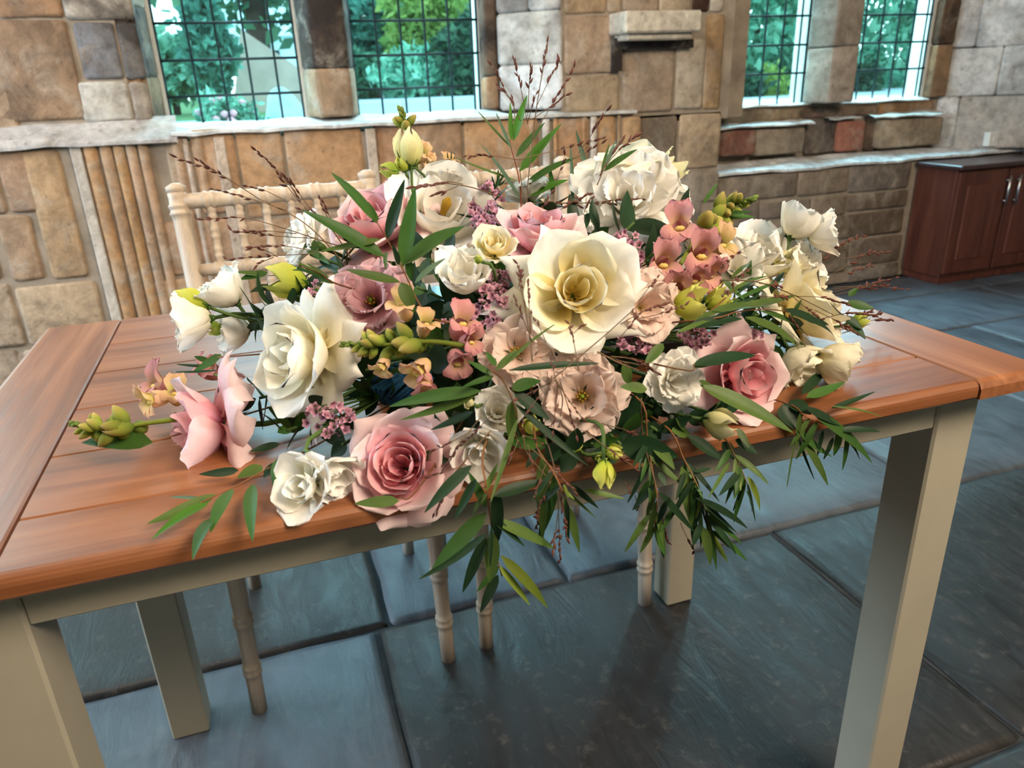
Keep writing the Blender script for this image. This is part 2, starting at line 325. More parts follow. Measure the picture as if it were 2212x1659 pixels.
# right bay: lower courses, stepped stones, window sill stones
YB = 2.66; C2 = [(146, 134, 122), (158, 142, 124), (138, 128, 120), (128, 112, 96)]
for a in [(1552, 1722, 378, 432, 0), (1725, 1832, 368, 420, 1), (1836, 1966, 352, 412, 2), (1552, 1640, 436, 492, 2), (1642, 1750, 434, 470, 0), (1752, 1828, 424, 468, 1), (1832, 1960, 416, 452, 3),
          (1560, 1690, 496, 540, 3), (1692, 1800, 474, 530, 2), (1804, 1950, 458, 510, 3), (1560, 1700, 544, 600, 2), (1704, 1830, 534, 596, 3), (1834, 1945, 514, 570, 3), (1834, 1940, 574, 604, 2)]:
    blk(wall, *a[:4], YB, C2[a[4]], .35)
for a in [(1560, 1632, 282, 336, 2.80, (150, 104, 92), .3), (1634, 1738, 278, 334, 2.80, (158, 146, 134), .35), (1741, 1808, 256, 332, 2.86, (112, 104, 100), .95), (1812, 1868, 262, 326, 2.83, (168, 112, 96), .1),
          (1870, 1902, 250, 326, 2.86, (140, 120, 104), .6), (1905, 2034, 256, 316, 2.80, (166, 148, 124), .25), (1558, 1730, 236, 264, 2.87, (150, 132, 110), .5), (1733, 1810, 230, 254, 2.87, (132, 112, 98), .6),
          (1812, 1898, 228, 250, 2.87, (146, 122, 100), .4), (1900, 2016, 220, 248, 2.87, (160, 122, 86), .4)]:
    blk(wall, *a[:4], a[4], a[5], a[6], 0, .09)
# right splayed reveal
o = np.array([4.02, 2.90, 0]); e = np.array([4.46, 2.56, 0]); L = np.linalg.norm(e-o); u = (e-o)/L; n = np.array([u[1], -u[0], 0])
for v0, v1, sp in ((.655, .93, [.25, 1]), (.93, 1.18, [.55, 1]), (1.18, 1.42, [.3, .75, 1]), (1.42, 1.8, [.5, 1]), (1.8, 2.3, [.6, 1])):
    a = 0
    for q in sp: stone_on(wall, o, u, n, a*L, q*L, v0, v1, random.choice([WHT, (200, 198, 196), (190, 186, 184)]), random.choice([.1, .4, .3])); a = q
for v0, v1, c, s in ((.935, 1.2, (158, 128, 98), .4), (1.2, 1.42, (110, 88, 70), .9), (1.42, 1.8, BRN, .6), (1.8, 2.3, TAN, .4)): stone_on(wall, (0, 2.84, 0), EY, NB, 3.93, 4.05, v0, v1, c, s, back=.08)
for x0, x1 in ((.03, 1.40), (2.63, 3.92), (-2.05, -.92)): courses(wall, (0, 2.68, 0), EY, NB, x0, x1, 2.3, 2.9, .3, .45, [TAN, PALE, BRN])
# sloping sills: rough slabs, daylight on them put into their pale cool colour
def sill(name, x0, x1, y0, z0, y1, z1, drop, mat_col, nx=14, ny=4, amp=.004):
    V = []
    for j in range(ny+1):
        for i in range(nx+1):
            f = j/ny; V.append((x0+(x1-x0)*i/nx, y0+(y1-y0)*f+(random.uniform(-1, 1)*amp*1.6 if 0 < i < nx else 0), z0+(z1-z0)*f+random.uniform(-1, 1)*amp))
    F = [(j*(nx+1)+i, j*(nx+1)+i+1, (j+1)*(nx+1)+i+1, (j+1)*(nx+1)+i) for j in range(ny) for i in range(nx)]
    b0 = len(V); V += [(V[i][0], V[i][1], V[i][2]-drop) for i in range(nx+1)]; F += [(b0+i, b0+i+1, i+1, i) for i in range(nx)]
    F += [(0, nx, b0+nx, b0)] if False else []
    ob = mesh(name, V, F, M['stone'], wall, False); c = S(*mat_col); ob.color = (c[0], c[1], c[2], .85); return ob
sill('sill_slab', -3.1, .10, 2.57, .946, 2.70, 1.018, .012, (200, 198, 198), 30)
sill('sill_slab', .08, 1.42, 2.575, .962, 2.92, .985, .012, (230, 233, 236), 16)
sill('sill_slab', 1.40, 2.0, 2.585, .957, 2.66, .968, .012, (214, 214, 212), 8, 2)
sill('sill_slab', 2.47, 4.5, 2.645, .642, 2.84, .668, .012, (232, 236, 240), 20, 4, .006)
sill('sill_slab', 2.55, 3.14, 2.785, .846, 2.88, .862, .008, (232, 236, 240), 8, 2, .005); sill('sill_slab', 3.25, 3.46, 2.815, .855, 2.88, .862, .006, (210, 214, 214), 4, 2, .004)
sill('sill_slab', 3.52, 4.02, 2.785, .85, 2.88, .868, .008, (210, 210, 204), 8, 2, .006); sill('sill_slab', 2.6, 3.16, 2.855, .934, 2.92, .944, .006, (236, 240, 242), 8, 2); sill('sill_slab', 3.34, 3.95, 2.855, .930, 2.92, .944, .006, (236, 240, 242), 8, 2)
# lower left wall, warm stones and vertical mouldings
YW = 2.60
for a in [(-190, 0, 325, 470, TAN, .2), (-190, -10, 474, 612, BRN, .2), (2, 72, 322, 460, (176, 146, 122), .1), (6, 82, 464, 608, (180, 152, 128), .1), (76, 160, 322, 604, (186, 156, 122), .1),
          (-150, 40, 618, 760, (190, 172, 150), .15), (44, 222, 612, 740, (184, 162, 138), .1), (-120, 60, 764, 900, (176, 156, 134), .2), (64, 240, 744, 880, TAN, .1),
          (366, 420, 284, 470, TAN, .05), (422, 516, 278, 462, (190, 154, 124), .05), (520, 618, 274, 470, (186, 148, 112), .1), (622, 788, 268, 452, (190, 152, 118), .05), (818, 892, 266, 440, (190, 152, 122), .1),
          (894, 1002, 262, 440, (176, 146, 120), .25), (1006, 1164, 258, 430, (194, 154, 116), .05), (1204, 1272, 254, 430, (190, 150, 114), .1), (1292, 1330, 252, 430, (192, 154, 114), .1), (1344, 1384, 252, 430, (190, 158, 122), .15),
          (360, 520, 474, 590, (182, 150, 124), .1), (524, 640, 474, 590, (176, 142, 112), .15), (644, 800, 458, 590, TAN, .1), (804, 1000, 446, 590, TAN, .1), (1004, 1200, 436, 590, OCH, .1), (1204, 1384, 434, 590, TAN, .2),
          (340, 560, 596, 720, (188, 160, 132), .1), (564, 800, 596, 720, TAN, .1), (804, 1380, 596, 720, TAN, .1)]:
    blk(wall, *a[:4], YW, a[4], a[5])
courses(wall, (0, YW, 0), EY, NB, -3.1, -.85, .02, .93, .24, .45, [TAN, OCH, BRN], .2); courses(wall, (0, YW, 0), EY, NB, -.85, 1.95, .02, .2, .2, .45, [TAN, OCH, BRN], .2)
def moulding(px, py, wpx, col, flat=False, z0=.05, z1=.94, Y=2.60):
    p = atY(px, py, Y); r = wpx/2*2.5/1600; b = MB()
    n = 9; V = []; 
    for z in (z0, z1):
        for k in range(n):
            a = PI*k/(n-1); V.append((p[0]-r*math.cos(a), Y-(.012 if flat else r*.6*math.sin(a))*(1 if 0 < k < n-1 else 0), z))
    b.add(V, [(k, k+1, n+k+1, n+k) for k in range(n-1)]); ob = b.build('moulding', M['stone'], wall, True); c = S(*col); ob.color = (*c[:3], .95)
for a in [(187, 420, 24, (206, 198, 188), True), (219, 430, 30, (188, 150, 112)), (252, 430, 26, (184, 152, 122)), (280, 430, 24, (190, 150, 106)), (306, 430, 22, (190, 160, 134)), (332, 430, 22, (186, 154, 126)),
          (384, 330, 20, (194, 164, 138)), (404, 330, 12, (206, 190, 176)), (432, 330, 18, (190, 158, 128)), (478, 330, 26, (204, 186, 170), True), (804, 330, 26, (206, 192, 178), True), (1180, 330, 22, (226, 222, 216)), (1200, 330, 12, (200, 160, 120)),
          (1150, 330, 14, (196, 160, 124)), (1282, 330, 20, (216, 206, 194)), (1262, 330, 12, (190, 150, 112)), (1336, 330, 10, (170, 140, 110))]:
    moulding(*a)
# corbel on the pier over a sooty socket
b = MB(); b.box(1.875, 2.235, 2.47, 2.66, 1.262, 1.345, .008).box(1.90, 2.21, 2.50, 2.66, 1.236, 1.264, .006)
cb = b.build('corbel', M['stone'], wall); cb.color = S(214, 206, 190)
b = MB(); b.box(1.905, 2.27, 2.585, 2.66, 1.205, 1.24).box(1.885, 1.925, 2.59, 2.66, 1.12, 1.25); sk = b.build('socket', M['stone'], wall); sk.color = (*S(52, 46, 44)[:3], 0)

# ------------------------------------------------------------------ windows
GY = 2.90; ROWS = [.955, 1.085, 1.218, 1.351]+[1.351+.133*k for k in range(1, 8)]
def window(n, xs, x_end, strip):
    b = MB(); z0, z1 = .93, 2.31
    b.box(xs[0]-.03, xs[0], GY-.012, GY+.10, z0, z1).box(x_end, x_end+.03, GY-.012, GY+.10, z0, z1).box(xs[0], x_end, GY-.012, GY+.10, z1-.03, z1).box(xs[0], x_end, GY-.008, GY+.10, z0-.02, z0+.012)
    wdw = struct(b.build('window_%d' % n, M['frame'])); X = list(xs)+([x_end] if x_end-xs[-1] > .02 else [])
    Z = [z0+.012]+ROWS[1:]; pm = {}
    for i in range(len(X)-1):
        for k in range(len(Z)-1):
            key = round(X[i+1]-X[i], 3), round(Z[k+1]-Z[k], 3)
            if key not in pm:
                m = MB(); m.box(0, key[0], 0, .003, 0, key[1]); o = m.build('pane', M['glass'], wdw); pm[key] = o.data
            else: o = link('pane', pm[key], wdw)
            o.location = (X[i], GY, Z[k])
    for x in X[1:-1]+([X[0]+.004, X[-1]-.004]): MB().tube([(x, GY-.003, z0), (x, GY-.003, z1-.03)], .0052, 6).build('lead_bar', M['lead'], wdw, True)
    for z in Z[1:-1]: MB().tube([(X[0], GY-.007, z), (X[-1], GY-.007, z)], .0058, 6).build('lead_bar', M['lead'], wdw, True)
window(1, [.066, .185, .290, .395, .500, .593], .593, 0)
window(2, [.815, .925, 1.03, 1.135, 1.24, 1.345], 1.372, 0)
window(3, [2.648, 2.76, 2.868, 2.975, 3.08], 3.13, 0)
window(4, [3.376, 3.48, 3.59, 3.70, 3.80, 3.885], 3.915, 0)
window(5, [-2.02, -1.91, -1.80, -1.69, -1.60], -1.60, 0)
window(6, [-1.38, -1.27, -1.16, -1.05, -.95], -.95, 0)

# ------------------------------------------------------------------ floor of riven flagstones
fl = struct(MB().box(-3.2, 6, -3.2, 3.0, -.06, -.012).build('floor', M['joint']))
def flag(x0, x1, y0, y1, col=(104, 116, 128)):
    g = .006; x0 += g; x1 -= g; y0 += g; y1 -= g; nx = ny = 9; V = []
    tx, ty = random.uniform(-.003, .003), random.uniform(-.003, .003)
    ed = lambda f: random.uniform(-1, 1)*.004*f
    for j in range(ny):
        for i in range(nx):
            e = i in (0, nx-1) or j in (0, ny-1); fx, fy = i/(nx-1), j/(ny-1)
            fx = 0 if i == 0 else 1 if i == nx-1 else (.014+(i-1)/(nx-3)*(x1-x0-.028))/(x1-x0); fy = 0 if j == 0 else 1 if j == ny-1 else (.014+(j-1)/(ny-3)*(y1-y0-.028))/(y1-y0)
            V.append((x0+(x1-x0)*fx+ed(i in (0, nx-1)), y0+(y1-y0)*fy+ed(j in (0, ny-1)), random.uniform(-.0012, .0012)+tx*(fx-.5)+ty*(fy-.5)-(.005 if e else 0)))
    F = [(j*nx+i, j*nx+i+1, (j+1)*nx+i+1, (j+1)*nx+i) for j in range(ny-1) for i in range(nx-1)]
    rim = [i for i in range(nx)]+[j*nx+nx-1 for j in range(1, ny)]+[(ny-1)*nx+i for i in range(nx-2, -1, -1)]+[j*nx for j in range(ny-2, 0, -1)]
    b0 = len(V); V += [(V[k][0], V[k][1], -.03) for k in rim]; m = len(rim); F += [(rim[k], b0+k, b0+(k+1) % m, rim[(k+1) % m]) for k in range(m)]
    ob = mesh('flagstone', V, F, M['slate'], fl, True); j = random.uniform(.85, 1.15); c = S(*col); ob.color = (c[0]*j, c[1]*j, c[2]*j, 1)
B1, B2_SHADED, B3 = (74, 82, 92), (38, 37, 38), (126, 116, 108)  # darkest slab colour: shade under and before the table is painted in
for y0, y1, xs, cs in [(.785, 1.30, [-2.4, -1.5, -.62, .472, .893, 2.0, 2.75, 3.6, 4.6, 6], [B1, B1, B2_SHADED, B1, B1, B1, B1, B1, B1]),
                       (.085, .785, [-2.6, -1.3, -.35, .44, 1.46, 2.55, 3.4, 4.4, 6], [B1, B2_SHADED, B1, B2_SHADED, B2_SHADED, B2_SHADED, B1, B1]),
                       (-.55, .085, [-2.4, -1.0, .25, 1.28, 2.2, 3.3, 4.5, 6], [B2_SHADED]*7), (-1.2, -.55, [-2.4, -.9, .2, 1.4, 2.6, 4, 6], [B2_SHADED]*6),
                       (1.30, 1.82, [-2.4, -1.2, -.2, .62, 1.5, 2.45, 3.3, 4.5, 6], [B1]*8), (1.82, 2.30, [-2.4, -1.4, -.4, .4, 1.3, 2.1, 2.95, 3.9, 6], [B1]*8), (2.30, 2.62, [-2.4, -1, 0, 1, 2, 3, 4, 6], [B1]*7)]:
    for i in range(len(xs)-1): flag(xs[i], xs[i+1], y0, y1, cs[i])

# ------------------------------------------------------------------ rest of the hall, mostly out of view
struct(MB().box(-3.2, 6, -3.2, 3.0, 3.4, 3.5).build('ceiling', M['plaster'])); struct(MB().box(-3.3, -3.2, -3.2, .2, 0, 3.4).box(-3.3, -3.2, 2.2, 3.0, 0, 3.4).box(-3.3, -3.2, .2, 2.2, 0, .9).box(-3.3, -3.2, .2, 2.2, 2.8, 3.4).build('wall_left', M['plaster']))
struct(MB().box(6, 6.1, -3.2, 3.0, 0, 3.4).build('wall_right', M['plaster'])); struct(MB().box(-3.2, 6, -3.3, -3.2, 0, 3.4).build('wall_front', M['plaster']))

# ------------------------------------------------------------------ garden behind the glass
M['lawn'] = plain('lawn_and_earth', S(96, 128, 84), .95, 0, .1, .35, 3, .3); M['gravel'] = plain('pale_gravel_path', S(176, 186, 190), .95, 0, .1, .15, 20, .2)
GZ = .93   # the ground outside lies almost as high as the window sills
struct(MB().box(-14, 30, 3.1, 40, .3, GZ).build('ground_1', M['lawn'])); struct(MB().box(.9, 14, 3.2, 24, .8, GZ+.004).build('ground_2', M['gravel']))
struct(MB().box(-1.5, .9, 3.2, 5.2, .8, GZ+.004).build('ground_3', M['gravel']))
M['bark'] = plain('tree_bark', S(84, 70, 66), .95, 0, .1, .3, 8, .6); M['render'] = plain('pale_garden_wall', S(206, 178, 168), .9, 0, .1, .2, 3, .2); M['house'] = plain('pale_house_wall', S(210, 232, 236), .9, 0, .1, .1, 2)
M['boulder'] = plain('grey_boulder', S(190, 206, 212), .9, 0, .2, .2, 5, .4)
def foliage_mesh(name, n, R, size, seed, shell=.55, droop=0.):
    r = np.random.default_rng(seed); d = r.normal(size=(n, 3)); d /= np.linalg.norm(d, axis=1)[:, None]
    lump = 1+.22*np.sin(d[:, :1]*5+seed)+.18*np.sin(d[:, 1:2]*6+seed*2)+.15*np.sin(d[:, 2:]*7+seed)
    p = d*(shell+(1-shell)*r.random((n, 1))**.5)*lump*np.array(R); a = r.normal(size=(n, 3)); a[:, 2] -= droop; a /= np.linalg.norm(a, axis=1)[:, None]
    bb = np.cross(a, r.normal(size=(n, 3))); bb /= np.linalg.norm(bb, axis=1)[:, None]; s = size*(.6+.8*r.random((n, 1)))
    V = np.stack([p, p+a*s*.5+bb*s*.28, p+a*s, p+a*s*.5-bb*s*.28], 1).reshape(-1, 3); F = (np.arange(n)[:, None]*4+np.arange(4)).tolist()
    me = bpy.data.meshes.new(name); me.from_pydata(V.tolist(), [], F)
    at = me.attributes.new('pv', 'FLOAT', 'POINT'); at.data.foreach_set('value', np.repeat(r.random(n), 4).astype(np.float32)); return me
def fol_mat(name, a, b_): return leafy(name, [(0, a), (1, b_)], .7, .3, .2, 3, .1)
FM = [fol_mat('deep_green_foliage', S(70, 116, 96), S(126, 176, 140)), fol_mat('yellow_green_foliage', S(116, 152, 80), S(186, 204, 120)), fol_mat('blue_green_foliage', S(66, 122, 112), S(120, 182, 164)), fol_mat('hedge_foliage', S(82, 150, 126), S(170, 226, 200)), fol_mat('dark_shrub_foliage', S(44, 72, 64), S(88, 124, 96))]
def bush(name, label, cat, px, py, Y, rx, rz, n, size, mi, seed, trunk=None, group=None, flowers=None):
    p = atY(px, py, Y); k = depth(p)/FPX; R = (rx*k, min(rx, rz)*k*.8, rz*k); zc = p[2]
    rt = tag(empty(name, (p[0], Y, GZ)), label, cat, group)
    me = foliage_mesh('foliage', n, R, size, seed); me.materials.append(FM[mi]); f = link('foliage', me, rt); f.location = (0, 0, zc-GZ); f['kind'] = 'stuff'
    b = MB(); tr = trunk or .03; th = max(zc-GZ, .1); b.tube([(0, 0, -.05), (.3*tr, 0, th*.5), (0, .01, th)], [tr*1.2, tr, tr*.7], 8); b.build('trunk', M['bark'], rt, True)
    for k in range(flowers or 0):
        a = rng.uniform(0, 2*PI); h = rng.uniform(-.2, 1); o = link('blossom', BLOS, rt); q = math.sqrt(max(0, 1-h*h))
        o.location = (R[0]*q*math.cos(a)*.95, -abs(R[1]*q*math.sin(a)), zc-GZ+R[2]*h)
    return rt
bl = MB(); bl.lathe([(0, .01), (.3, .022), (.7, .025), (1, .008)], (0, 0, -.02), (0, 0, .02), 7)
bo = bl.build('blossom', plain('pink_blossom', S(240, 176, 190), .7, 0, .2, .1), None, True); BLOS = bo.data; bpy.data.objects.remove(bo)
bush('garden_tree', 'tall tree with a dark bare trunk seen through the left window', 'tree', 505, -230, 8.2, 330, 210, 2600, .20, 0, 1, .11)
bush('conifer', 'bushy blue-green conifer beside the dark trunk through the left window', 'tree', 450, 110, 6.6, 46, 110, 2200, .10, 2, 2)
bush('rose_bush', 'low bush dotted with pink flowers below the left window panes', 'bush', 490, 262, 4.6, 62, 46, 1200, .05, 3, 3, None, None, 14)
bush('shrub', 'pale green shrub at the left edge of the left window', 'bush', 365, 150, 7.6, 62, 70, 1500, .12, 3, 4)
bush('garden_tree', 'broad tree with yellow-green leaves through the second window', 'tree', 925, 40, 14, 85, 90, 2600, .20, 1, 5, .12)
bush('garden_tree', 'dark tree at the right edge of the second window', 'tree', 1010, 130, 13, 50, 90, 2000, .18, 4, 6, .14)
bush('garden_tree', 'blue-green tree at the left of the second window', 'tree', 790, 40, 15, 70, 110, 2400, .22, 2, 7, .14)
bush('shrub', 'rounded grey-green shrub behind the path in the second window', 'bush', 890, 165, 13.2, 80, 45, 2000, .15, 3, 8)
bush('shrub', 'dark low shrub at the far end of the path', 'bush', 785, 165, 14.0, 45, 45, 1200, .15, 0, 9)
bush('garden_tree', 'background trees closing the view above the path', 'tree', 880, 30, 19, 420, 185, 5200, .34, 0, 10, .2)
bush('hedge', 'dense pale green hedge filling the third window', 'hedge', 1640, 30, 5.2, 190, 200, 6000, .10, 3, 11)
bush('hedge', 'dense pale green hedge filling the rightmost window', 'hedge', 1905, 30, 5.4, 190, 200, 6000, .10, 3, 12)
bush('shrub', 'dark shrub under the hedge in the third window', 'bush', 1600, 205, 4.6, 60, 42, 900, .07, 4, 13); bush('shrub', 'dark shrub under the hedge in the rightmost window', 'bush', 1850, 190, 4.5, 62, 40, 900, .07, 4, 14)
bush('shrub', 'small yellow-green shrub low in the third window', 'bush', 1665, 195, 4.6, 34, 42, 500, .06, 1, 15)
bush('garden_tree', 'far tree crowns behind the pale house', 'tree', 560, -20, 22, 160, 110, 3000, .35, 2, 17, .2)
q = [atY(a, b_, 7.2) for a, b_ in ((496, 235), (650, 235), (650, 150), (520, 62))]
V = [(p[0], 7.2, z) for p, z in zip(q, (.85, .85, q[2][2], q[3][2]))]; V += [(x, 7.5, z) for x, y, z in V]
tag(mesh('garden_wall', V, [(0, 1, 2, 3), (7, 6, 5, 4), (3, 2, 6, 7), (0, 3, 7, 4), (1, 5, 6, 2)], M['render'], None, False), 'sloping pinkish garden wall seen through the left window', 'wall')
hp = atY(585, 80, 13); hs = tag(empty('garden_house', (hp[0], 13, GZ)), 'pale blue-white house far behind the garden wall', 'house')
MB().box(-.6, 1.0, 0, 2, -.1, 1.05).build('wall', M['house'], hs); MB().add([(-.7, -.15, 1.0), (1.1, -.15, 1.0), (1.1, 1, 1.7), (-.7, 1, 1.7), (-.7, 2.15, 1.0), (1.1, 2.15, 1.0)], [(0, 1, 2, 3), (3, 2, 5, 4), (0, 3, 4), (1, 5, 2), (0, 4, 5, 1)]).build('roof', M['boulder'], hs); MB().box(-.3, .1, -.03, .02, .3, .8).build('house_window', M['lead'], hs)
BP = atY(610, 230, 4.9); V = []; F = []
for j in range(7):
    for k in range(12):
        a = 2*PI*k/12; t = j/6*PI/2; q = math.cos(t)*(1+.12*math.sin(3*a+j)); V.append((BP[0]+.125*q*math.cos(a), 4.9+.12*q*math.sin(a), GZ-.03+.21*math.sin(t)*(1+.08*math.cos(2*a))))
F = [(j*12+k, j*12+(k+1) % 12, (j+1)*12+(k+1) % 12, (j+1)*12+k) for j in range(6) for k in range(12)]
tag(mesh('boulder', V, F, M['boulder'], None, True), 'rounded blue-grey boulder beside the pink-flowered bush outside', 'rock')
# ------------------------------------------------------------------ table
TL, TD, TG = 1.1676, .724, .1085; TT, TB = .762, .740
def plank(name, x0, x1, y0, y1, mat, par, front=False, back=False, left=False, right=False):
    """a board with eased edges, bull-nosed where it is an outside edge of the table"""
    r = .009; b = .0018; V = []; P = []
    def prof(a, bb, ra, rb):   # outline across: list of (coord, z)
        o = []
        if ra: o += [(a+r*(1-math.cos(t)), TT-r+r*math.sin(t)) for t in np.linspace(0, PI/2, 5)]
        else: o += [(a, TT-b), (a+b, TT)]
        if rb: o += [(bb-r*(1-math.cos(t)), TT-r+r*math.sin(t)) for t in np.linspace(PI/2, 0, 5)]
        else: o += [(bb-b, TT), (bb, TT-b)]
        o += ([(bb, TB+.004), (bb-.004, TB)] if rb else [(bb, TB)]); o += ([(a+.004, TB), (a, TB+.004)] if ra else [(a, TB)]); return o
    m = MB()
    if left or right:
        pr = prof(x0, x1, left, right); n = len(pr); ys = [y0, y0+.003, y0+.009, y1-.009, y1-.003, y1]
        for k, y in enumerate(ys):
            d = (.009, .003, 0, 0, .003, .009)[k]
            for x, z in pr: V.append((x, y, z-d if z > TT-r*.9 else z))
        F = [(k*n+i, k*n+(i+1) % n, (k+1)*n+(i+1) % n, (k+1)*n+i) for k in range(len(ys)-1) for i in range(n)]+[tuple(range(n))[::-1], tuple((len(ys)-1)*n+i for i in range(n))]
    else:
        pr = prof(y0, y1, front, back); n = len(pr); xs = [x0, x1]
        for x in xs:
            for y, z in pr: V.append((x, y, z))
        F = [(i, (i+1) % n, n+(i+1) % n, n+i) for i in range(n)]+[tuple(range(n))[::-1], tuple(n+i for i in range(n))]
    m.add(V, F); return m.build(name, mat, par)
tb = tag(empty('dining_table', (0, 0, 0)), 'varnished orange-brown plank table with pale painted legs under the flowers', 'table')
ys = [0, .088, .209, .333, .456, .58, TD]
for i in range(6): plank('tabletop_plank', TG+.002, TL-TG-.002, ys[i]+.0004, ys[i+1]-.0004, M['oak_top'], tb, i == 0, i == 5)
ye = [0, .147, .36, .55, TD]
plank('end_board', 0, TG-.002, 0, TD, M['oak_end'], tb, left=True); plank('end_board', TL-TG+.002, TL, 0, TD, M['oak_end'], tb, right=True)
MB().box(TG-.004, TL-TG+.004, .01, TD-.01, TB+.002, TT-.006).build('groove_backing', M['mahogany'], tb)
IX, IY, LS = .0447, .046, .0628
for x in (IX, TL-IX-LS):
    for y in (IY, TD-IY-LS): MB().box(x, x+LS, y, y+LS, 0, TB, .003).build('leg', M['cream_paint'], tb)
MB().box(IX+LS, TL-IX-LS, IY+.003, IY+.023, .684, TB, .0015).build('apron', M['cream_paint'], tb); MB().box(IX+LS, TL-IX-LS, TD-IY-.023, TD-IY-.003, .684, TB, .0015).build('apron', M['cream_paint'], tb)
MB().box(IX+.003, IX+.023, IY+LS, TD-IY-LS, .684, TB, .0015).build('apron', M['cream_paint'], tb); MB().box(TL-IX-.023, TL-IX-.003, IY+LS, TD-IY-LS, .684, TB, .0015).build('apron', M['cream_paint'], tb)

# ------------------------------------------------------------------ chiavari chairs
def turned(p0, p1, r, rings, n=12, taper=1.):
    """a bamboo-style turned rod: double rings at the given fractions"""
    pr = [(0, r*taper*.96)]; L = float(np.linalg.norm(np.array(p1)-np.array(p0))); w = .0045/L
    for t in rings:
        q = r*(taper+(1-taper)*t)
        pr += [(t-5*w, q*.94), (t-2.6*w, q*.98), (t-2.2*w, q*1.11), (t-1.2*w, q*1.13), (t-.5*w, q*1.0), (t+.5*w, q*1.0), (t+1.2*w, q*1.13), (t+2.2*w, q*1.11), (t+2.6*w, q*.98), (t+5*w, q*.94)]
    pr = sorted([p for p in pr if 0 <= p[0] < 1])+[(1, r)]; return MB().lathe(pr, p0, p1, n)
def chair(x0, x1, yf, yb, label, frame_tone=1):
    c = tag(empty('chiavari_chair', ((x0+x1)/2, (yf+yb)/2, 0)), label, 'chair'); o = np.array([(x0+x1)/2, (yf+yb)/2, 0]); m = M['limewash']
    T = lambda p: (p[0]-o[0], p[1]-o[1], p[2])
    for x, s in ((x0, 1), (x1, -1)):
        turned(T((x, yf, 0)), T((x+.008*s, yf+.008, .445)), .0175, (.22, .47, .72, .93), taper=.86).build('front_leg', m, c, True)
        turned(T((x, yb, 0)), T((x+.004*s, yb-.02, .445)), .017, (.25, .5, .75), taper=.86).build('rear_leg', m, c, True)
        turned(T((x+.004*s, yb-.02, .445)), T((x-.006*s, yb+.075, .905)), .0185, (.25, .55, .93)).build('back_post', m, c, True)
        MB().lathe([(0, .012), (.3, .0195), (.7, .0195), (1, .008)], T((x-.006*s, yb+.075, .903)), T((x-.0065*s, yb+.079, .924)), 12).build('finial', m, c, True)
        for z in (.36,): turned(T((x+.003*s, yf, z)), T((x+.003*s, yb, z)), .009, (.33, .66), 8).build('stretcher', m, c, True)
    for z in (.40,): turned(T((x0, yf, z)), T((x1, yf, z)), .009, (.33, .66), 8).build('stretcher', m, c, True); turned(T((x0, yb, z)), T((x1, yb, z)), .009, (.33, .66), 8).build('stretcher', m, c, True)
    MB().box(*(x0-.02-o[0], x1+.02-o[0], yf-.02-o[1], yb+.0-o[1], .44, .462), .006).build('seat', m, c)
    MB().box(*(x0-.005-o[0], x1+.005-o[0], yf-.005-o[1], yb-.015-o[1], .462, .485), .012).build('seat_pad', M['pad'], c)
    yat = lambda z: yb-.02+(z-.445)/.46*.095
    for z, r in ((.888, .0165), (.752, .0135), (.60, .0125)): turned(T((x0, yat(z), z)), T((x1, yat(z), z)), r, (.14, .29, .43, .57, .71, .86), 12).build('back_rail', m, c, True)
    for k in range(1, 7):
        x = x0+(x1-x0)*k/7; turned(T((x, yat(.755), .755)), T((x, yat(.885), .885)), .0085, (.22, .52, .82), 8).build('spindle', m, c, True)
    for k in range(1, 5):
        x = x0+(x1-x0)*k/5; turned(T((x, yat(.60), .60)), T((x, yat(.75), .75)), .0085, (.25, .5, .75), 8).build('spindle', m, c, True)
M['pad'] = plain('ivory_seat_pad', S(214, 204, 190), .9, 0, .2, .08, 40, .2)
chair(.196, .566, .635, 1.036, 'limewashed bamboo-style chair tucked behind the left half of the table'); chair(.65, 1.02, .645, 1.036, 'limewashed bamboo-style chair mostly hidden behind the flowers, nearer the cabinets')

# ------------------------------------------------------------------ cabinets by the right bay
cx0, cx1, cyf, cyb, ct = 3.735, 4.46, 2.385, 2.655, .60
cb = tag(empty('base_cabinet', ((cx0+cx1)/2, (cyf+cyb)/2, 0)), 'low red-brown wooden cabinet with bar handles beside the stone ledge', 'cabinet'); o = cb.location
def bx(name, x0, x1, y0, y1, z0, z1, m, par=cb, b=.003, org=None):
    q = org or o; return MB().box(x0-q[0], x1-q[0], y0-q[1], y1-q[1], z0, z1, b).build(name, M[m], par)
bx('carcass', cx0, cx1, cyf+.02, cyb, .04, ct, 'mahogany'); bx('plinth', cx0+.01, cx1, cyf+.03, cyb, 0, .045, 'limewash' if False else 'mahogany'); bx('worktop', cx0-.02, cx1+.01, cyf-.02, cyb+.0, ct, ct+.022, 'dark_top', b=.004)
for x0, x1, hx in ((cx0+.004, cx0+.333, cx0+.315), (cx0+.345, cx1-.004, cx0+.385)):
    d = bx('door', x0, x1, cyf, cyf+.02, .06, ct-.012, 'mahogany')
    for n_, a in (('door_panel', (x0+.06, x1-.06, cyf-.006, cyf+.004, .13, ct-.08)),): bx(n_, *a, 'mahogany', d, .005)
    h = MB(); h.tube([(hx-o[0], cyf-.030-o[1], .40), (hx-o[0], cyf-.030-o[1], .555)], .006, 8)
    for z in (.425, .53): h.tube([(hx-o[0], cyf-.03-o[1], z), (hx-o[0], cyf+.002-o[1], z)], .004, 6)
    h.build('handle', M['steel'], d, True)
tc_ = tag(empty('tall_cupboard', (4.78, 2.44, 0)), 'tall red-brown wooden cupboard cut off by the right edge of the photo', 'cupboard'); q = (4.78, 2.44, 0)
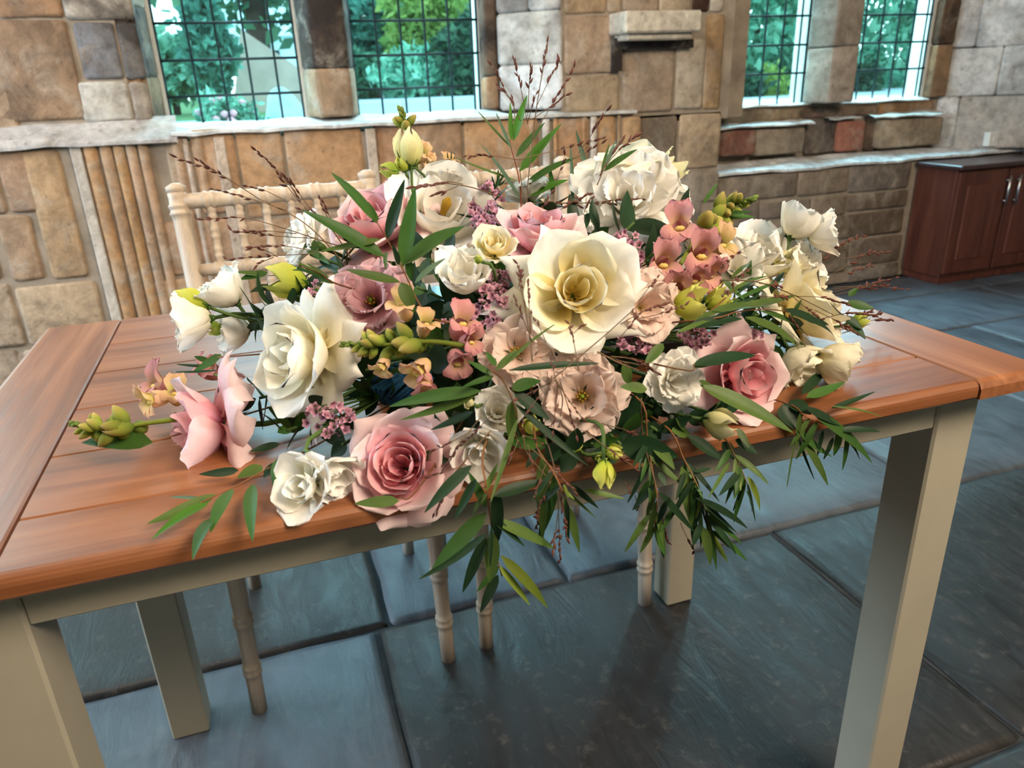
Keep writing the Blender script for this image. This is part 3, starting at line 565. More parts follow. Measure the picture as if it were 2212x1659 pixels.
bx('carcass', 4.475, 5.2, 2.34, 2.55, .04, 1.95, 'mahogany', tc_, .003, q); bx('plinth', 4.48, 5.2, 2.36, 2.55, 0, .045, 'dark_top', tc_, .003, q)
for x0, x1 in ((4.48, 4.83), (4.84, 5.19)): d = bx('door', x0, x1, 2.32, 2.34, .06, 1.94, 'mahogany', tc_, .003, q); bx('handle', x1-.05, x1-.038, 2.29, 2.32, .9, 1.1, 'steel', d, .003, q)
sb = tag(empty('wall_socket', (4.30, 2.70, .667)), 'small white box standing on the stone ledge behind the cabinet', 'socket')
MB().box(-.06, .06, -.02, .02, 0, .075, .004).build('box', M['white'], sb); MB().box(-.03, -.005, -.022, -.018, .025, .05).build('switch', M['white'], sb)
# ------------------------------------------------------------------ plant tissue
def pm(name, stops, **k): M[name] = leafy(name, stops, **k)
PK = dict(rough=.7, trans=.32, spec=.12, fine=45, objvar=.07, bump=.15)
pm('white_rose_petal', [(0, S(236, 224, 168)), (.30, S(243, 236, 208)), (.62, S(247, 243, 230)), (1, S(249, 247, 241))], **PK)
pm('cream_rose_heart', [(0, S(226, 196, 96)), (.40, S(242, 228, 168)), (.75, S(247, 240, 208)), (1, S(249, 245, 228))], **PK)
pm('ivory_rose_heart', [(0, S(234, 212, 146)), (.4, S(247, 237, 206)), (.75, S(250, 245, 228)), (1, S(250, 247, 238))], **PK)
pm('cream_rose_petal', [(0, S(234, 222, 158)), (.4, S(244, 237, 208)), (1, S(247, 243, 224))], **PK)
pm('pink_rose_petal', [(0, S(230, 168, 174)), (.4, S(238, 196, 200)), (.8, S(243, 214, 216)), (1, S(246, 224, 226))], **PK)
pm('pink_rose_heart', [(0, S(212, 128, 142)), (.5, S(232, 166, 174)), (1, S(242, 200, 204))], **PK)
pm('white_frilled_petal', [(0, S(234, 230, 196)), (.3, S(247, 243, 230)), (1, S(251, 249, 245))], **PK)
pm('blush_frilled_petal', [(0, S(200, 168, 104)), (.25, S(232, 206, 190)), (.7, S(239, 216, 204)), (1, S(242, 222, 212))], **PK)
pm('pink_frilled_petal', [(0, S(178, 132, 104)), (.25, S(212, 154, 164)), (.7, S(228, 180, 188)), (1, S(236, 200, 206))], **PK)
pm('cream_bud_petal', [(0, S(176, 190, 96)), (.3, S(226, 222, 150)), (.8, S(240, 234, 190)), (1, S(240, 236, 200))], **PK)
pm('lime_bud_petal', [(0, S(140, 166, 52)), (.4, S(196, 204, 76)), (1, S(226, 226, 130))], **PK)
pm('green_bud_petal', [(0, S(110, 142, 50)), (.5, S(156, 178, 70)), (1, S(206, 208, 116))], **PK)
pm('snapdragon_pink', [(0, S(208, 172, 130)), (.4, S(208, 154, 148)), (1, S(204, 138, 144))], **{**PK, 'objvar': .2})
pm('snapdragon_peach', [(0, S(196, 186, 96)), (.4, S(228, 196, 140)), (1, S(232, 190, 160))], **{**PK, 'objvar': .15})
pm('snapdragon_bud', [(0, S(112, 140, 58)), (.5, S(158, 168, 72)), (1, S(206, 184, 112))], **{**PK, 'objvar': .3})
pm('snapdragon_tip', [(0, S(92, 120, 52)), (1, S(146, 164, 84))], **{**PK, 'objvar': .3})
pm('statice', [(0, S(160, 100, 120)), (.6, S(202, 150, 170)), (1, S(222, 178, 196))], **{**PK, 'objvar': .35})
LK = dict(rough=.5, trans=.22, spec=.28, fine=70, objvar=.3, bump=.1)
pm('leaf_green', [(0, S(66, 98, 40)), (1, S(54, 96, 38))], **LK); pm('leaf_olive', [(0, S(84, 106, 48)), (1, S(74, 102, 44))], **LK)
pm('leaf_dark', [(0, S(36, 60, 36)), (1, S(30, 60, 34))], **LK); pm('leaf_bright', [(0, S(78, 124, 40)), (1, S(68, 122, 36))], **LK); pm('leaf_grey', [(0, S(84, 110, 88)), (1, S(88, 112, 90))], **LK)
pm('leaf_lime', [(0, S(118, 132, 48)), (1, S(104, 128, 44))], **LK)
pm('stem_green', [(0, S(88, 116, 58)), (1, S(88, 116, 58))], **LK); pm('stem_brown', [(0, S(132, 88, 54)), (1, S(120, 78, 50))], **LK); pm('stem_red', [(0, S(150, 74, 60)), (1, S(140, 74, 58))], **LK)
pm('grass_stem', [(0, S(126, 100, 74)), (1, S(126, 100, 74))], **LK); pm('grass_seed', [(0, S(104, 62, 52)), (1, S(124, 72, 60))], **LK)
pm('snapdragon_palate', [(0, S(236, 214, 130)), (1, S(244, 228, 160))], **PK); pm('stamen', [(0, S(176, 140, 50)), (1, S(206, 146, 48))], **PK)
M['foam'] = plain('wet_floral_foam', S(38, 62, 44), .95, 0, .1, .2, 60, .3); M['tray'] = plain('black_plastic_tray', S(22, 24, 26), .4); M['tape'] = plain('pale_blue_anchor_tape', S(140, 206, 226), .4); M['net'] = plain('blue_netting', S(34, 80, 112), .8, 0, .2, .5, 240, .5)

# ------------------------------------------------------------------ petals
def petal_grid(theta, r0, z0, L, W, angs, cup=1., tip=.2, curl=0., ruf=0., rf=3., k=5., base=.35, nu=8, nv=9, ph=0., lean=0.):
    """petal in a flower whose axis is +Z: runs up the meridian whose angle from the axis goes angs[0]->[2]; cup wraps it round the axis"""
    vv = np.linspace(0, 1, 40); A = np.radians((1-vv)**2*angs[0]+2*vv*(1-vv)*angs[1]+vv**2*angs[2])
    r = r0+np.concatenate([[0], np.cumsum(np.sin((A[1:]+A[:-1])/2))])*L/39; z = z0+np.concatenate([[0], np.cumsum(np.cos((A[1:]+A[:-1])/2))])*L/39
    U, V = np.meshgrid(np.linspace(-1, 1, nu+1), np.linspace(0, 1, nv)); Ve = V*(1-tip*np.abs(U)**1.7)
    rr = np.interp(Ve, vv, r); zz = np.interp(Ve, vv, z); aa = np.interp(Ve, vv, A)
    sh = (base+(1-base)*np.sin(np.minimum(V*1.15, 1)*PI/2))*(1-(V*.985)**k)**.5
    s = U*W*sh; rho = np.maximum(cup*np.maximum(rr, .04*L), .02*L); phi = np.clip(s/rho, -2.7, 2.7)
    lat = rho*np.sin(phi); inn = rho*(1-np.cos(phi)); inn = np.minimum(inn, 1.6*rho)
    inn = inn-curl*W*np.abs(U)**2.5*V**1.2
    if ruf: inn = inn+ruf*L*V**2.5*(np.sin(rf*PI*U+ph)+.6*np.sin(rf*1.9*PI*U+2*ph+1.3))*(.55+.45*np.abs(U)); zz = zz+ruf*.5*L*V**4*np.sin(rf*2.3*PI*U+ph*1.7)
    inn = inn+.02*L*np.sin(3*V+ph)*U
    rr = rr-np.cos(aa)*inn; zz = zz+np.sin(aa)*inn; lat = lat+lean*V*W
    P = np.stack([rr*math.cos(theta)-lat*math.sin(theta), rr*math.sin(theta)+lat*math.cos(theta), zz], -1).reshape(-1, 3)
    n = nu+1; F = [(j*n+i, j*n+i+1, (j+1)*n+i+1, (j+1)*n+i) for j in range(nv-1) for i in range(nu)]
    return P, F, V.reshape(-1)
def frame_mat(P, f, roll=0.):
    """a matrix at P whose +Z looks along f given in the viewer's right / up / toward terms"""
    d = RT*f[0]+UP*f[1]-FW*f[2]; d /= np.linalg.norm(d); a = np.cross(UP, d); a /= np.linalg.norm(a); b = np.cross(d, a)
    a, b = a*math.cos(roll)+b*math.sin(roll), -a*math.sin(roll)+b*math.cos(roll)
    return Matrix(((a[0], b[0], d[0], P[0]), (a[1], b[1], d[1], P[1]), (a[2], b[2], d[2], P[2]), (0, 0, 0, 1)))
CORE = np.array([.62, .27, .80])
def flower_root(name, px, py, f, label, cat, off=0., roll=0., group=None, P=None):
    P = dome(px, py, off) if P is None else np.asarray(P)
    rt = empty(name); rt.matrix_world = frame_mat(P, f, roll); tag(rt, label, cat, group); return rt, P
def stem(rt, P, R, zb, mat='stem_green', rad=.0022, to=None):
    """stalk from the back of the bloom into the foam"""
    mw = rt.matrix_world; inv = mw.inverted(); p0 = Vector((0, 0, zb)); p1 = Vector((0, 0, zb-.6*R-.01))
    tgt = Vector(to if to is not None else (CORE[0]+(P[0]-CORE[0])*.35, CORE[1]+(P[1]-CORE[1])*.25, .80))
    q = inv @ tgt; pts = curve_pts([p0, p1, (p1+q)/2+Vector((0, 0, -.2*R)), q], 9); b = MB(); b.tube(pts, rad, 6); return b.build('stem', M[mat], rt, True)
def add_petal(rt, R, mat, name='petal', **k):
    P, F, V = petal_grid(**k); return mesh(name, P*R, F, M[mat], rt, True, V)
GA = math.radians(137.5)
def sepals(rt, R, z0, n=5, L=.5, W=.09, angs=(80, 20, 15), mat='leaf_green'):
    for i in range(n): add_petal(rt, R, mat, 'sepal', theta=2*PI*i/n+.3, r0=.03, z0=z0, L=L, W=W, angs=angs, cup=2, tip=.5, k=2.2, nu=2, nv=6, base=.8)
def rose(px, py, Rpx, f, label, mats=('white_rose_petal', 'cream_rose_heart'), off=0., roll=0., opened=1., core=1., refl=6, group=None, cupn=5, heart=8, seed=0, rl=1., ro=None, name='rose', pt=.36):
    rs = np.random.default_rng(seed+int(px)); J = lambda a: rs.uniform(-a, a)
    rt, P = flower_root(name, px, py, f, label, 'flower', off, roll, group); R = Rpx*depth(P)/FPX
    for i in range(heart):   # the wound heart
        q = .05+.040*i*core; add_petal(rt, R, mats[1], theta=i*GA, r0=q*.5, z0=-.30, L=.66+.014*i+J(.02), W=q*2.0+.04, angs=(34+3*i, 8, -18+4*i), cup=1., tip=.12, k=7, base=.7, nu=9, nv=7, ph=J(3), curl=.05)
    for i in range(cupn):    # cupped petals that open round it
        add_petal(rt, R, mats[0] if i > 1 else mats[1], theta=i*GA+.9, r0=.10, z0=-.36, L=.90+.02*i+J(.03), W=.50+.03*i, angs=(88, 0+2*i, 10+26*opened+7*i), cup=1.0, tip=.10, k=6, base=.5, ph=J(3), curl=.16, ruf=.012, nu=10)
    ro = opened if ro is None else ro
    for i in range(refl):    # outer petals folded back to points
        add_petal(rt, R, mats[0], theta=2*PI*i/refl+J(.25), r0=.09, z0=-.38, L=(1.10+J(.10))*rl, W=(.56+J(.05))*rl**.5, angs=(98+J(6), 46*ro+J(12), 132*ro+J(16)), cup=2.2+J(.5), tip=pt+J(.06), k=3.4+6*(.36-pt), base=.42, ph=J(3), curl=.40+J(.14)+(.25 if pt > .4 else 0), ruf=.014, nv=11)
    sepals(rt, R, -.40, 5, .6, .08, (100, 110, 150)); mr = MB().lathe([(0, .03*R), (.4, .09*R), (.8, .10*R), (1, .05*R)], (0, 0, -.56*R), (0, 0, -.34*R), 8); mr.build('hip', M['leaf_green'], rt, True)
    stem(rt, P, R, -.5*R, rad=.003); return rt
def lisianthus(px, py, Rpx, f, label, mat='white_frilled_petal', n=(5, 6), off=0., roll=0., ruf=.07, close=0., stamens=6, group=None, seed=0, rf=3., eye=True):
    rs = np.random.default_rng(seed+int(px)); J = lambda a: rs.uniform(-a, a)
    rt, P = flower_root('lisianthus', px, py, f, label, 'flower', off, roll, group); R = Rpx*depth(P)/FPX; m = len(n)
    for li, c in enumerate(n):
        t = li/max(1, m-1); 
        for i in range(c):
            add_petal(rt, R, mat, theta=2*PI*i/c+li*.55+J(.2), r0=.04+.02*li, z0=-.45, L=.86+.18*t+J(.05), W=.40+.12*t+J(.04), angs=(58+14*t-20*close, 8+30*t-14*close+J(6), 40+62*t-60*close+J(12)), cup=1.15+.5*t, tip=.05+J(.04), k=7, base=.3, ruf=ruf*(.8+.5*t), rf=rf+J(.8), ph=J(3), curl=.05, nu=12, nv=10)
    if stamens:
        b = MB()
        for i in range(stamens):
            a = 2*PI*i/stamens; q = .09+.03*(i % 2); b.tube([(0, 0, -.40*R), (q*.6*R*math.cos(a), q*.6*R*math.sin(a), -.2*R), (q*R*math.cos(a), q*R*math.sin(a), -.06*R)], [.012*R, .012*R, .03*R], 5)
        b.build('stamens', M['stamen'], rt, True); b = MB(); b.lathe([(0, .05*R), (.5, .06*R), (.85, .03*R), (1, .05*R)], (0, 0, -.42*R), (0, 0, -.05*R), 7); b.build('pistil', M['lime_bud_petal'], rt, True)
    sepals(rt, R, -.47, 5, .5, .05, (60, 30, 20)); stem(rt, P, R, -.46*R, rad=.002); return rt
def bell(px, py, Rpx, f, label, mat='white_frilled_petal', off=0., roll=0., open_=.3, ruf=.05, seed=0, group=None, pistil=False):
    """half-open lisianthus: a round furled cup of overlapping petals with a wavy rim"""
    rs = np.random.default_rng(seed+int(px)); J = lambda a: rs.uniform(-a, a)
    rt, P = flower_root('lisianthus', px, py, f, label, 'flower', off, roll, group); R = Rpx*depth(P)/FPX
    for i in range(4): add_petal(rt, R, mat, theta=i*PI/2+.4, r0=.02, z0=-.45, L=.86+J(.05), W=.42, angs=(74, 0, -6+30*open_), cup=.95, tip=.05, k=8, base=.4, ruf=ruf*.8, rf=2.6, ph=J(3), nu=9, nv=8)
    for i in range(3): add_petal(rt, R, mat, theta=i*2.1, r0=.02, z0=-.42, L=.74+J(.05), W=.26, angs=(50, 0, -12+30*open_), cup=.9, tip=.08, k=7, base=.5, ruf=ruf*.7, rf=2.4, ph=J(3), nu=7, nv=7)
    if pistil: MB().lathe([(0, .03*R), (.6, .05*R), (.85, .075*R), (1, .03*R)], (0, 0, -.4*R), (.10*R, .05*R, .20*R), 7).build('pistil', M['stamen'], rt, True)
    for i in range(5): add_petal(rt, R, mat, theta=2*PI*i/5+J(.2), r0=.05, z0=-.47, L=.98+J(.06), W=.50+J(.04), angs=(84, 4+10*open_+J(4), 4+60*open_+J(12)), cup=1.05, tip=.06+J(.05), k=7, base=.35, ruf=ruf, rf=2.8+J(.8), ph=J(3), curl=.06, nu=10, nv=10)
    sepals(rt, R, -.49, 5, .55, .045, (80, 22, 14)); MB().lathe([(0, .03*R), (.5, .075*R), (1, .04*R)], (0, 0, -.56*R), (0, 0, -.44*R), 7).build('calyx', M['leaf_green'], rt, True); stem(rt, P, R, -.5*R, rad=.002); return rt
def frilly(px, py, Rpx, f, label, mat='white_frilled_petal', n=34, off=0., roll=0., group=None, seed=0, ruf=.075, cat='flower', name='carnation'):
    rs = np.random.default_rng(seed+int(px)); J = lambda a: rs.uniform(-a, a)
    rt, P = flower_root(name, px, py, f, label, cat, off, roll, group); R = Rpx*depth(P)/FPX
    for i in range(n):
        t = (i/(n-1))**.8; add_petal(rt, R, mat, theta=i*GA+J(.2), r0=.03+.04*t, z0=-.42, L=.80+.16*t+J(.07), W=.24+.14*t+J(.04), angs=(16+62*t, 4+40*t+J(10), 8+86*t+J(18)), cup=1.3, tip=-.02, k=9, base=.16, ruf=ruf, rf=3.6+J(1), ph=J(3), nu=9, nv=8)
    MB().lathe([(0, .05*R), (.3, .12*R), (1, .16*R)], (0, 0, -.75*R), (0, 0, -.38*R), 8).build('calyx', M['leaf_green'], rt, True); stem(rt, P, R, -.7*R, rad=.0022); return rt
def bud(px, py, Lpx, f, label, mat='lime_bud_petal', slim=.36, off=0., group='lisianthus buds', open_=0., flare=0., roll=0., sep=.55, to=None, P=None, stem_mat='stem_green'):
    """pointed furled bud, its base at the stem end; (px, py) is its middle and Lpx its length"""
    rt, P = flower_root('lisianthus_bud', px, py, f, label, 'flower bud', off, roll, None, P); R = Lpx*depth(P)/FPX
    for i in range(4):
        add_petal(rt, R, mat, theta=i*PI/2+.3, r0=.02, z0=-.5, L=1.06, W=slim*.95, angs=(78, -6-18*(1-open_), -44+80*open_+70*flare), cup=1., tip=.25*(1-open_)+.02, k=5, base=.3, nu=6, nv=9, lean=.35, ruf=.02+.05*flare, ph=i*1.3)
    to = (CORE[0]+(P[0]-CORE[0])*.85, P[1]+.10, .785) if to is None and py > 900 else to
    sepals(rt, R, -.51, 5, sep, .035, (78, 8, 2)); MB().lathe([(0, .025*R), (.5, .07*R), (1, .03*R)], (0, 0, -.56*R), (0, 0, -.47*R), 7).build('calyx', M['leaf_green'], rt, True)
    stem(rt, P, R, -.53*R, stem_mat, .0017, to); return rt
# ------------------------------------------------------------------ leaves
def leaf(par, a, b_, w, mat, bend=.0, fold=.18, twist=0., face=None, name='leaf', broad=.42, nv=9):
    """lance-shaped leaf from a to b_, w wide, folded along its midrib"""
    a, b_ = np.asarray(a, float), np.asarray(b_, float); d = b_-a; L = np.linalg.norm(d); d /= L
    nrm = -FW*.8+np.array([0, 0, .75]) if face is None else np.asarray(face, float); sd = np.cross(d, nrm); sd /= np.linalg.norm(sd)+1e-9; nr = np.cross(sd, d)
    V = []; pv = []
    for j in range(nv):
        t = j/(nv-1); q = w/2*(math.sin(PI*min(1, t**(broad*1.66)))**.85 if 0 < t < 1 else .0)+.0004; tw = twist*(t-.3); s2 = sd*math.cos(tw)+nr*math.sin(tw); n2 = nr*math.cos(tw)-sd*math.sin(tw)
        c = a+d*L*t+nr*bend*L*math.sin(PI*t*.9)
        for u in (-1, -.5, 0, .5, 1): V.append(c+s2*q*u+n2*fold*q*(abs(u)-.2)); pv.append(t)
    F = [(j*5+i, j*5+i+1, (j+1)*5+i+1, (j+1)*5+i) for j in range(nv-1) for i in range(4)]
    o = mesh(name, V, F, M[mat], par, True, pv)
    return o
def sprig(name, label, stem_px, leaves, Y, smat='stem_brown', mats=('leaf_green', 'leaf_olive', 'leaf_dark'), cat='leaf sprig', srad=.0008, group=None, wob=.012, seed=0, inn=.35, extra=0):
    """leafy twig; Y gives the distance of a point (a number, or a function of the column and row)"""
    rs = np.random.default_rng(seed+len(leaves)); at = (lambda x, y: atY(x, y, Y)) if not callable(Y) else Y
    rt = empty(name); pts = [at(*p) for p in stem_px]; q0 = pts[0]+(CORE-pts[0])*inn; q0[2] = max(q0[2], .775); pts = ([q0] if inn > 0 else [])+pts; rt.location = pts[0]; tag(rt, label, cat, group); o = pts[0]
    b = MB(); c = curve_pts(pts, 16)-o; b.tube(c, np.linspace(srad*1.25, srad*.55, len(c)), 6); b.build('stem', M[smat], rt, True)
    leaves = list(leaves)
    for i in range(extra):   # smaller blades further along the twig
        t = .25+.75*(i+rs.random())/extra; k_ = t*(len(stem_px)-1); i0 = min(int(k_), len(stem_px)-2); q = k_-i0; x0 = stem_px[i0][0]*(1-q)+stem_px[i0+1][0]*q; y0 = stem_px[i0][1]*(1-q)+stem_px[i0+1][1]*q
        an = rs.uniform(-.75, .75)+(.12 if i % 2 else -.12); ln = rs.uniform(55, 105); leaves.append((x0, y0, x0+ln*math.sin(an), y0+ln*math.cos(an), rs.uniform(8, 15)))
    for lf in leaves:
        x0, y0, x1, y1, w = lf[:5]; m = lf[5] if len(lf) > 5 and lf[5] else mats[int(rs.integers(len(mats)))]; bd = lf[6] if len(lf) > 6 else rs.uniform(-.05, .08)
        A = at(x0, y0); B = at(x1, y1); vd = (B-CAM)/np.linalg.norm(B-CAM); B = B+vd*rs.uniform(-wob, wob)
        if A[2] < .768 and 0 < A[1] < TD and 0 < A[0] < TL: A = atZ(x0, y0, .770)
        if B[2] < .768 and 0 < B[1] < TD and 0 < B[0] < TL: B = atZ(x1, y1, .769)
        wm = w*depth(A)/FPX
        leaf(rt, A-o, B-o, wm, m, bd, rs.uniform(.1, .35), rs.uniform(-.5, .5))
    return rt
# ------------------------------------------------------------------ the arrangement: tray, foam, fillers
tr = tag(empty('foam_tray', (.62, .26, TT)), 'black tray of wet floral foam hidden at the heart of the flowers', 'tray')
MB().box(-.19, .19, -.065, .065, .0005, .03, .006).build('tray', M['tray'], tr); MB().box(-.175, .175, -.055, .055, .012, .095, .012).build('foam_block', M['foam'], tr)
MB().box(-.10, -.088, -.058, .058, .02, .0965).build('anchor_tape', M['tape'], tr); MB().box(.06, .072, -.058, .058, .02, .0965).build('anchor_tape', M['tape'], tr)
rs = np.random.default_rng(11); FILL = []
def filler(px, py, off, spread, n=5, lpx=80, w=30, mat='leaf_dark'):
    P = dome(px, py, off); rt = empty('leafy_filler'); rt.location = P
    tag(rt, 'dark green leafy filler stem tucked deep between the flowers', 'foliage', 'dark leaves filling the arrangement'); FILL.append((rt, P))
    out = (P-np.array([.62, .27, .80])); out[2] = max(out[2], .01); out /= np.linalg.norm(out); k = depth(P)/FPX
    b = MB(); b.tube([-out*.05, (0, 0, 0)], .0016, 5); b.build('stem', M['stem_green'], rt, True)
    for i in range(n):
        a = 2*PI*i/n+rs.uniform(-.5, .5); t = np.cross(out, [0.3, .5, .8]); t /= np.linalg.norm(t); u = np.cross(out, t)
        d = (t*math.cos(a)+u*math.sin(a))*spread+out*rs.uniform(.1, .8); d /= np.linalg.norm(d); s = out*rs.uniform(-.03, .005)
        e = s+d*lpx*k*rs.uniform(.7, 1.2); e[2] = max(e[2], .772-P[2]); leaf(rt, s, e, w*k*rs.uniform(.7, 1.2), mat if rs.random() < .8 else 'leaf_green', rs.uniform(-.1, .1), .2, rs.uniform(-.6, .6), face=out, broad=.48)
    return rt
for px, py in [(640, 640), (700, 560), (720, 700), (760, 780), (800, 860), (690, 860), (620, 930), (860, 700), (900, 620), (930, 560), (960, 660), (1010, 680), (1040, 560), (1080, 620), (900, 800), (960, 850), (1010, 820), (1060, 760),
               (1120, 900), (1180, 840), (1200, 930), (1330, 800), (1380, 860), (1350, 930), (1420, 930), (1280, 960), (1180, 960), (1340, 700), (1400, 560), (1290, 500), (1240, 500), (1450, 640), (1500, 700), (1560, 640), (1600, 600), (1540, 560),
               (1620, 720), (1700, 700), (1560, 900), (1480, 900), (1660, 640), (820, 960), (740, 960), (960, 980), (560, 860), (1090, 480), (1180, 430), (1040, 450), (880, 450), (760, 520), (1460, 480), (1580, 700), (1640, 680), (1560, 760), (1680, 760), (580, 660), (600, 720), (560, 690), (700, 600), (1500, 800), (1240, 980), (880, 880)]:
    filler(px, py, -.045, .9, 5, 78, 34)
for px, py, l, w_ in [(790, 800, 130, 74), (1340, 960, 110, 70), (1370, 480, 90, 60), (930, 760, 90, 60), (1300, 900, 100, 60), (670, 890, 80, 40), (1410, 880, 80, 46), (1440, 440, 60, 40), (1040, 640, 90, 50), (1000, 900, 90, 50)]:
    filler(px, py, -.02, 1.0, 4, l, w_)
nb = MB()
for i in range(26): 
    a = rs.uniform(0, 2*PI); nb.tube([(.02*math.cos(a), .012*math.sin(a), -.012), (.03*math.cos(a+1), .018*math.sin(a+1), .006), (.022*math.cos(a+2), .014*math.sin(a+2), .018)], .0022, 5)
P = dome(868, 835, -.035); nt_ = tag(nb.build('blue_netting', M['net'], None, True), 'blue netting showing under the middle snapdragon', 'netting'); nt_.location = P

# ------------------------------------------------------------------ blooms
WR, CR, PR = ('white_rose_petal', 'cream_rose_heart'), ('cream_rose_petal', 'cream_rose_heart'), ('pink_rose_petal', 'pink_rose_heart')
rose(642, 765, 160, (-.66, .02, .75), 'large ivory rose facing left with pointed petals folded back', ('white_rose_petal', 'ivory_rose_heart'), .02, .4, 1.0, 1.0, 7, pt=.48)
rose(1245, 628, 165, (.06, .12, .98), 'largest ivory rose, open to a yellow heart, in the middle', WR, .035, .25, 1.0, .85, 8, cupn=6, heart=6, pt=.5, rl=1.06)
rose(868, 1005, 132, (-.06, .26, .94), 'open pink rose at the front edge of the table', PR, .03, 1.2, .72, .9, 6, cupn=7, heart=10, pt=.12)
rose(428, 925, 146, (-.86, -.08, .46), 'pink rose lying on its side at the left end of the flowers', PR, .015, .1, .45, .9, 7, cupn=5, heart=5, rl=1.1, ro=1.15, pt=.42)
rose(1612, 812, 126, (.42, -.08, .88), 'pink rose at the right front beside the white ruffled bloom', PR, .02, .6, .8, 1.0, 6, pt=.2)
rose(812, 478, 134, (-.22, .62, .7), 'pink rose at the upper left behind the long leaves', PR, -.01, .5, .75, 1.0, 5, pt=.16)
rose(1165, 500, 122, (.05, .80, .52), 'pink rose seen from the side behind the largest ivory rose', PR, .0, .9, .6, 1.0, 5, pt=.16)
rose(1748, 655, 152, (.72, .40, .40), 'cream rose seen from its side at the right end', CR, .01, .2, .95, 1.0, 7)
rose(1362, 372, 104, (.1, .8, -.25), 'cream rose at the very top behind the big white ruffled bloom', CR, -.04, .3, 1.0, 1.0, 6)
rose(1068, 532, 72, (.02, .55, .8), 'small pale yellow rosebud in the upper middle', CR, .02, .3, .5, 1.0, 0, cupn=5, heart=7)
# white double blooms
frilly(1350, 430, 142, (-.12, .22, .95), 'big white ruffled double bloom at the upper right', n=30, off=.02, ruf=.05, name='lisianthus')
frilly(1450, 420, 78, (.62, .55, .5), 'white ruffled bloom tucked behind the big white one at upper right', n=24, off=-.01, ruf=.05, name='lisianthus')
bell(950, 455, 156, (.20, .48, .85), 'large white cup-shaped lisianthus with an orange centre', off=.015, open_=.75, ruf=.03, pistil=True)
bell(1002, 588, 106, (.15, .55, .8), 'small white cupped lisianthus below the pale yellow rosebud', off=.02, open_=0.2)
frilly(652, 515, 78, (-.72, .30, .5), 'white carnation at the left in front of the chair back', n=30, off=-.01)
frilly(1140, 415, 62, (-.2, .75, -.1), 'white carnation behind the upright sprig at the top', n=26, off=-.03)
frilly(962, 392, 52, (.0, .8, -.2), 'white carnation edge showing above the cupped lisianthus', n=24, off=-.03)
bell(478, 622, 98, (-.55, .62, .35), 'upper white lisianthus reaching out to the left', off=.0, open_=0.25)
bell(408, 692, 100, (-.95, -.12, .2), 'lower white lisianthus pointing left over the table', off=.0, open_=0.35)
bell(495, 715, 90, (-.8, -.1, .4), 'white lisianthus half hidden behind the left ivory rose', off=-.03, open_=0.4)
lisianthus(798, 645, 94, (-.12, .22, .95), 'ruffled deep pink lisianthus on the left', 'pink_frilled_petal', (4, 6, 6), .015, .4, .085, .15, 6)
lisianthus(1398, 658, 84, (.28, .10, .95), 'pale blush ruffled lisianthus right of the largest ivory rose', 'blush_frilled_petal', (5, 6, 7), .02, .2, .08, .1, 0)
lisianthus(1112, 758, 84, (-.10, .16, .97), 'blush lisianthus with yellow stamens left of the rose points', 'blush_frilled_petal', (5, 7), .015, .1, .06, -.25, 8)
lisianthus(1258, 856, 96, (-.05, .05, 1), 'blush lisianthus with yellow stamens below the largest ivory rose', 'blush_frilled_petal', (5, 6, 7), .025, .9, .075, -.1, 8)
frilly(1458, 820, 78, (.20, -.05, .97), 'white ruffled lisianthus left of the right pink rose', n=26, off=.03, ruf=.05, name='lisianthus')
rose(1030, 974, 88, (-.08, -.42, .9), 'white lisianthus hanging beside the front pink rose', ('white_frilled_petal', 'white_frilled_petal'), .035, .3, .6, 1.0, 0, cupn=6, heart=5, name='lisianthus')
bell(1076, 886, 84, (.1, .35, .9), 'small cream lisianthus behind the hanging twig', off=.02, open_=.35)
rose(655, 1050, 100, (-.35, .05, .93), 'white lisianthus resting on the front of the table', ('white_frilled_petal', 'white_rose_petal'), .012, .3, .8, 1.0, 0, cupn=6, heart=6, name='lisianthus')
bell(722, 1032, 96, (.55, -.55, .55), 'white lisianthus turned away beside the one resting on the table', off=-.005, open_=.5)
bell(1645, 545, 122, (.1, .60, .55), 'large white lisianthus at the upper right', off=.0, open_=0.5)
lisianthus(1725, 558, 88, (.5, .35, .7), 'white lisianthus behind the large one at the upper right', n=(5, 6), ruf=.07, close=.4, stamens=0, off=-.01)
bell(1728, 478, 86, (.45, .82, .1), 'white bell-shaped lisianthus highest on the right', off=-.01, open_=0.3)
bell(1784, 502, 80, (.88, .10, .30), 'white bell-shaped lisianthus pointing right', off=-.01, open_=0.35)
lisianthus(1590, 575, 72, (-.2, .4, .8), 'white lisianthus half hidden beside the right snapdragon', n=(4, 5), ruf=.07, close=.4, stamens=0, off=-.02)
bell(1812, 785, 98, (.80, -.42, .3), 'cream lisianthus pointing down to the right on the table', mat='cream_rose_petal', off=.0, open_=0.2)
bell(1735, 790, 100, (.42, -.70, .5), 'cream lisianthus below the right cream rose', mat='cream_rose_petal', off=.0, open_=0.3)
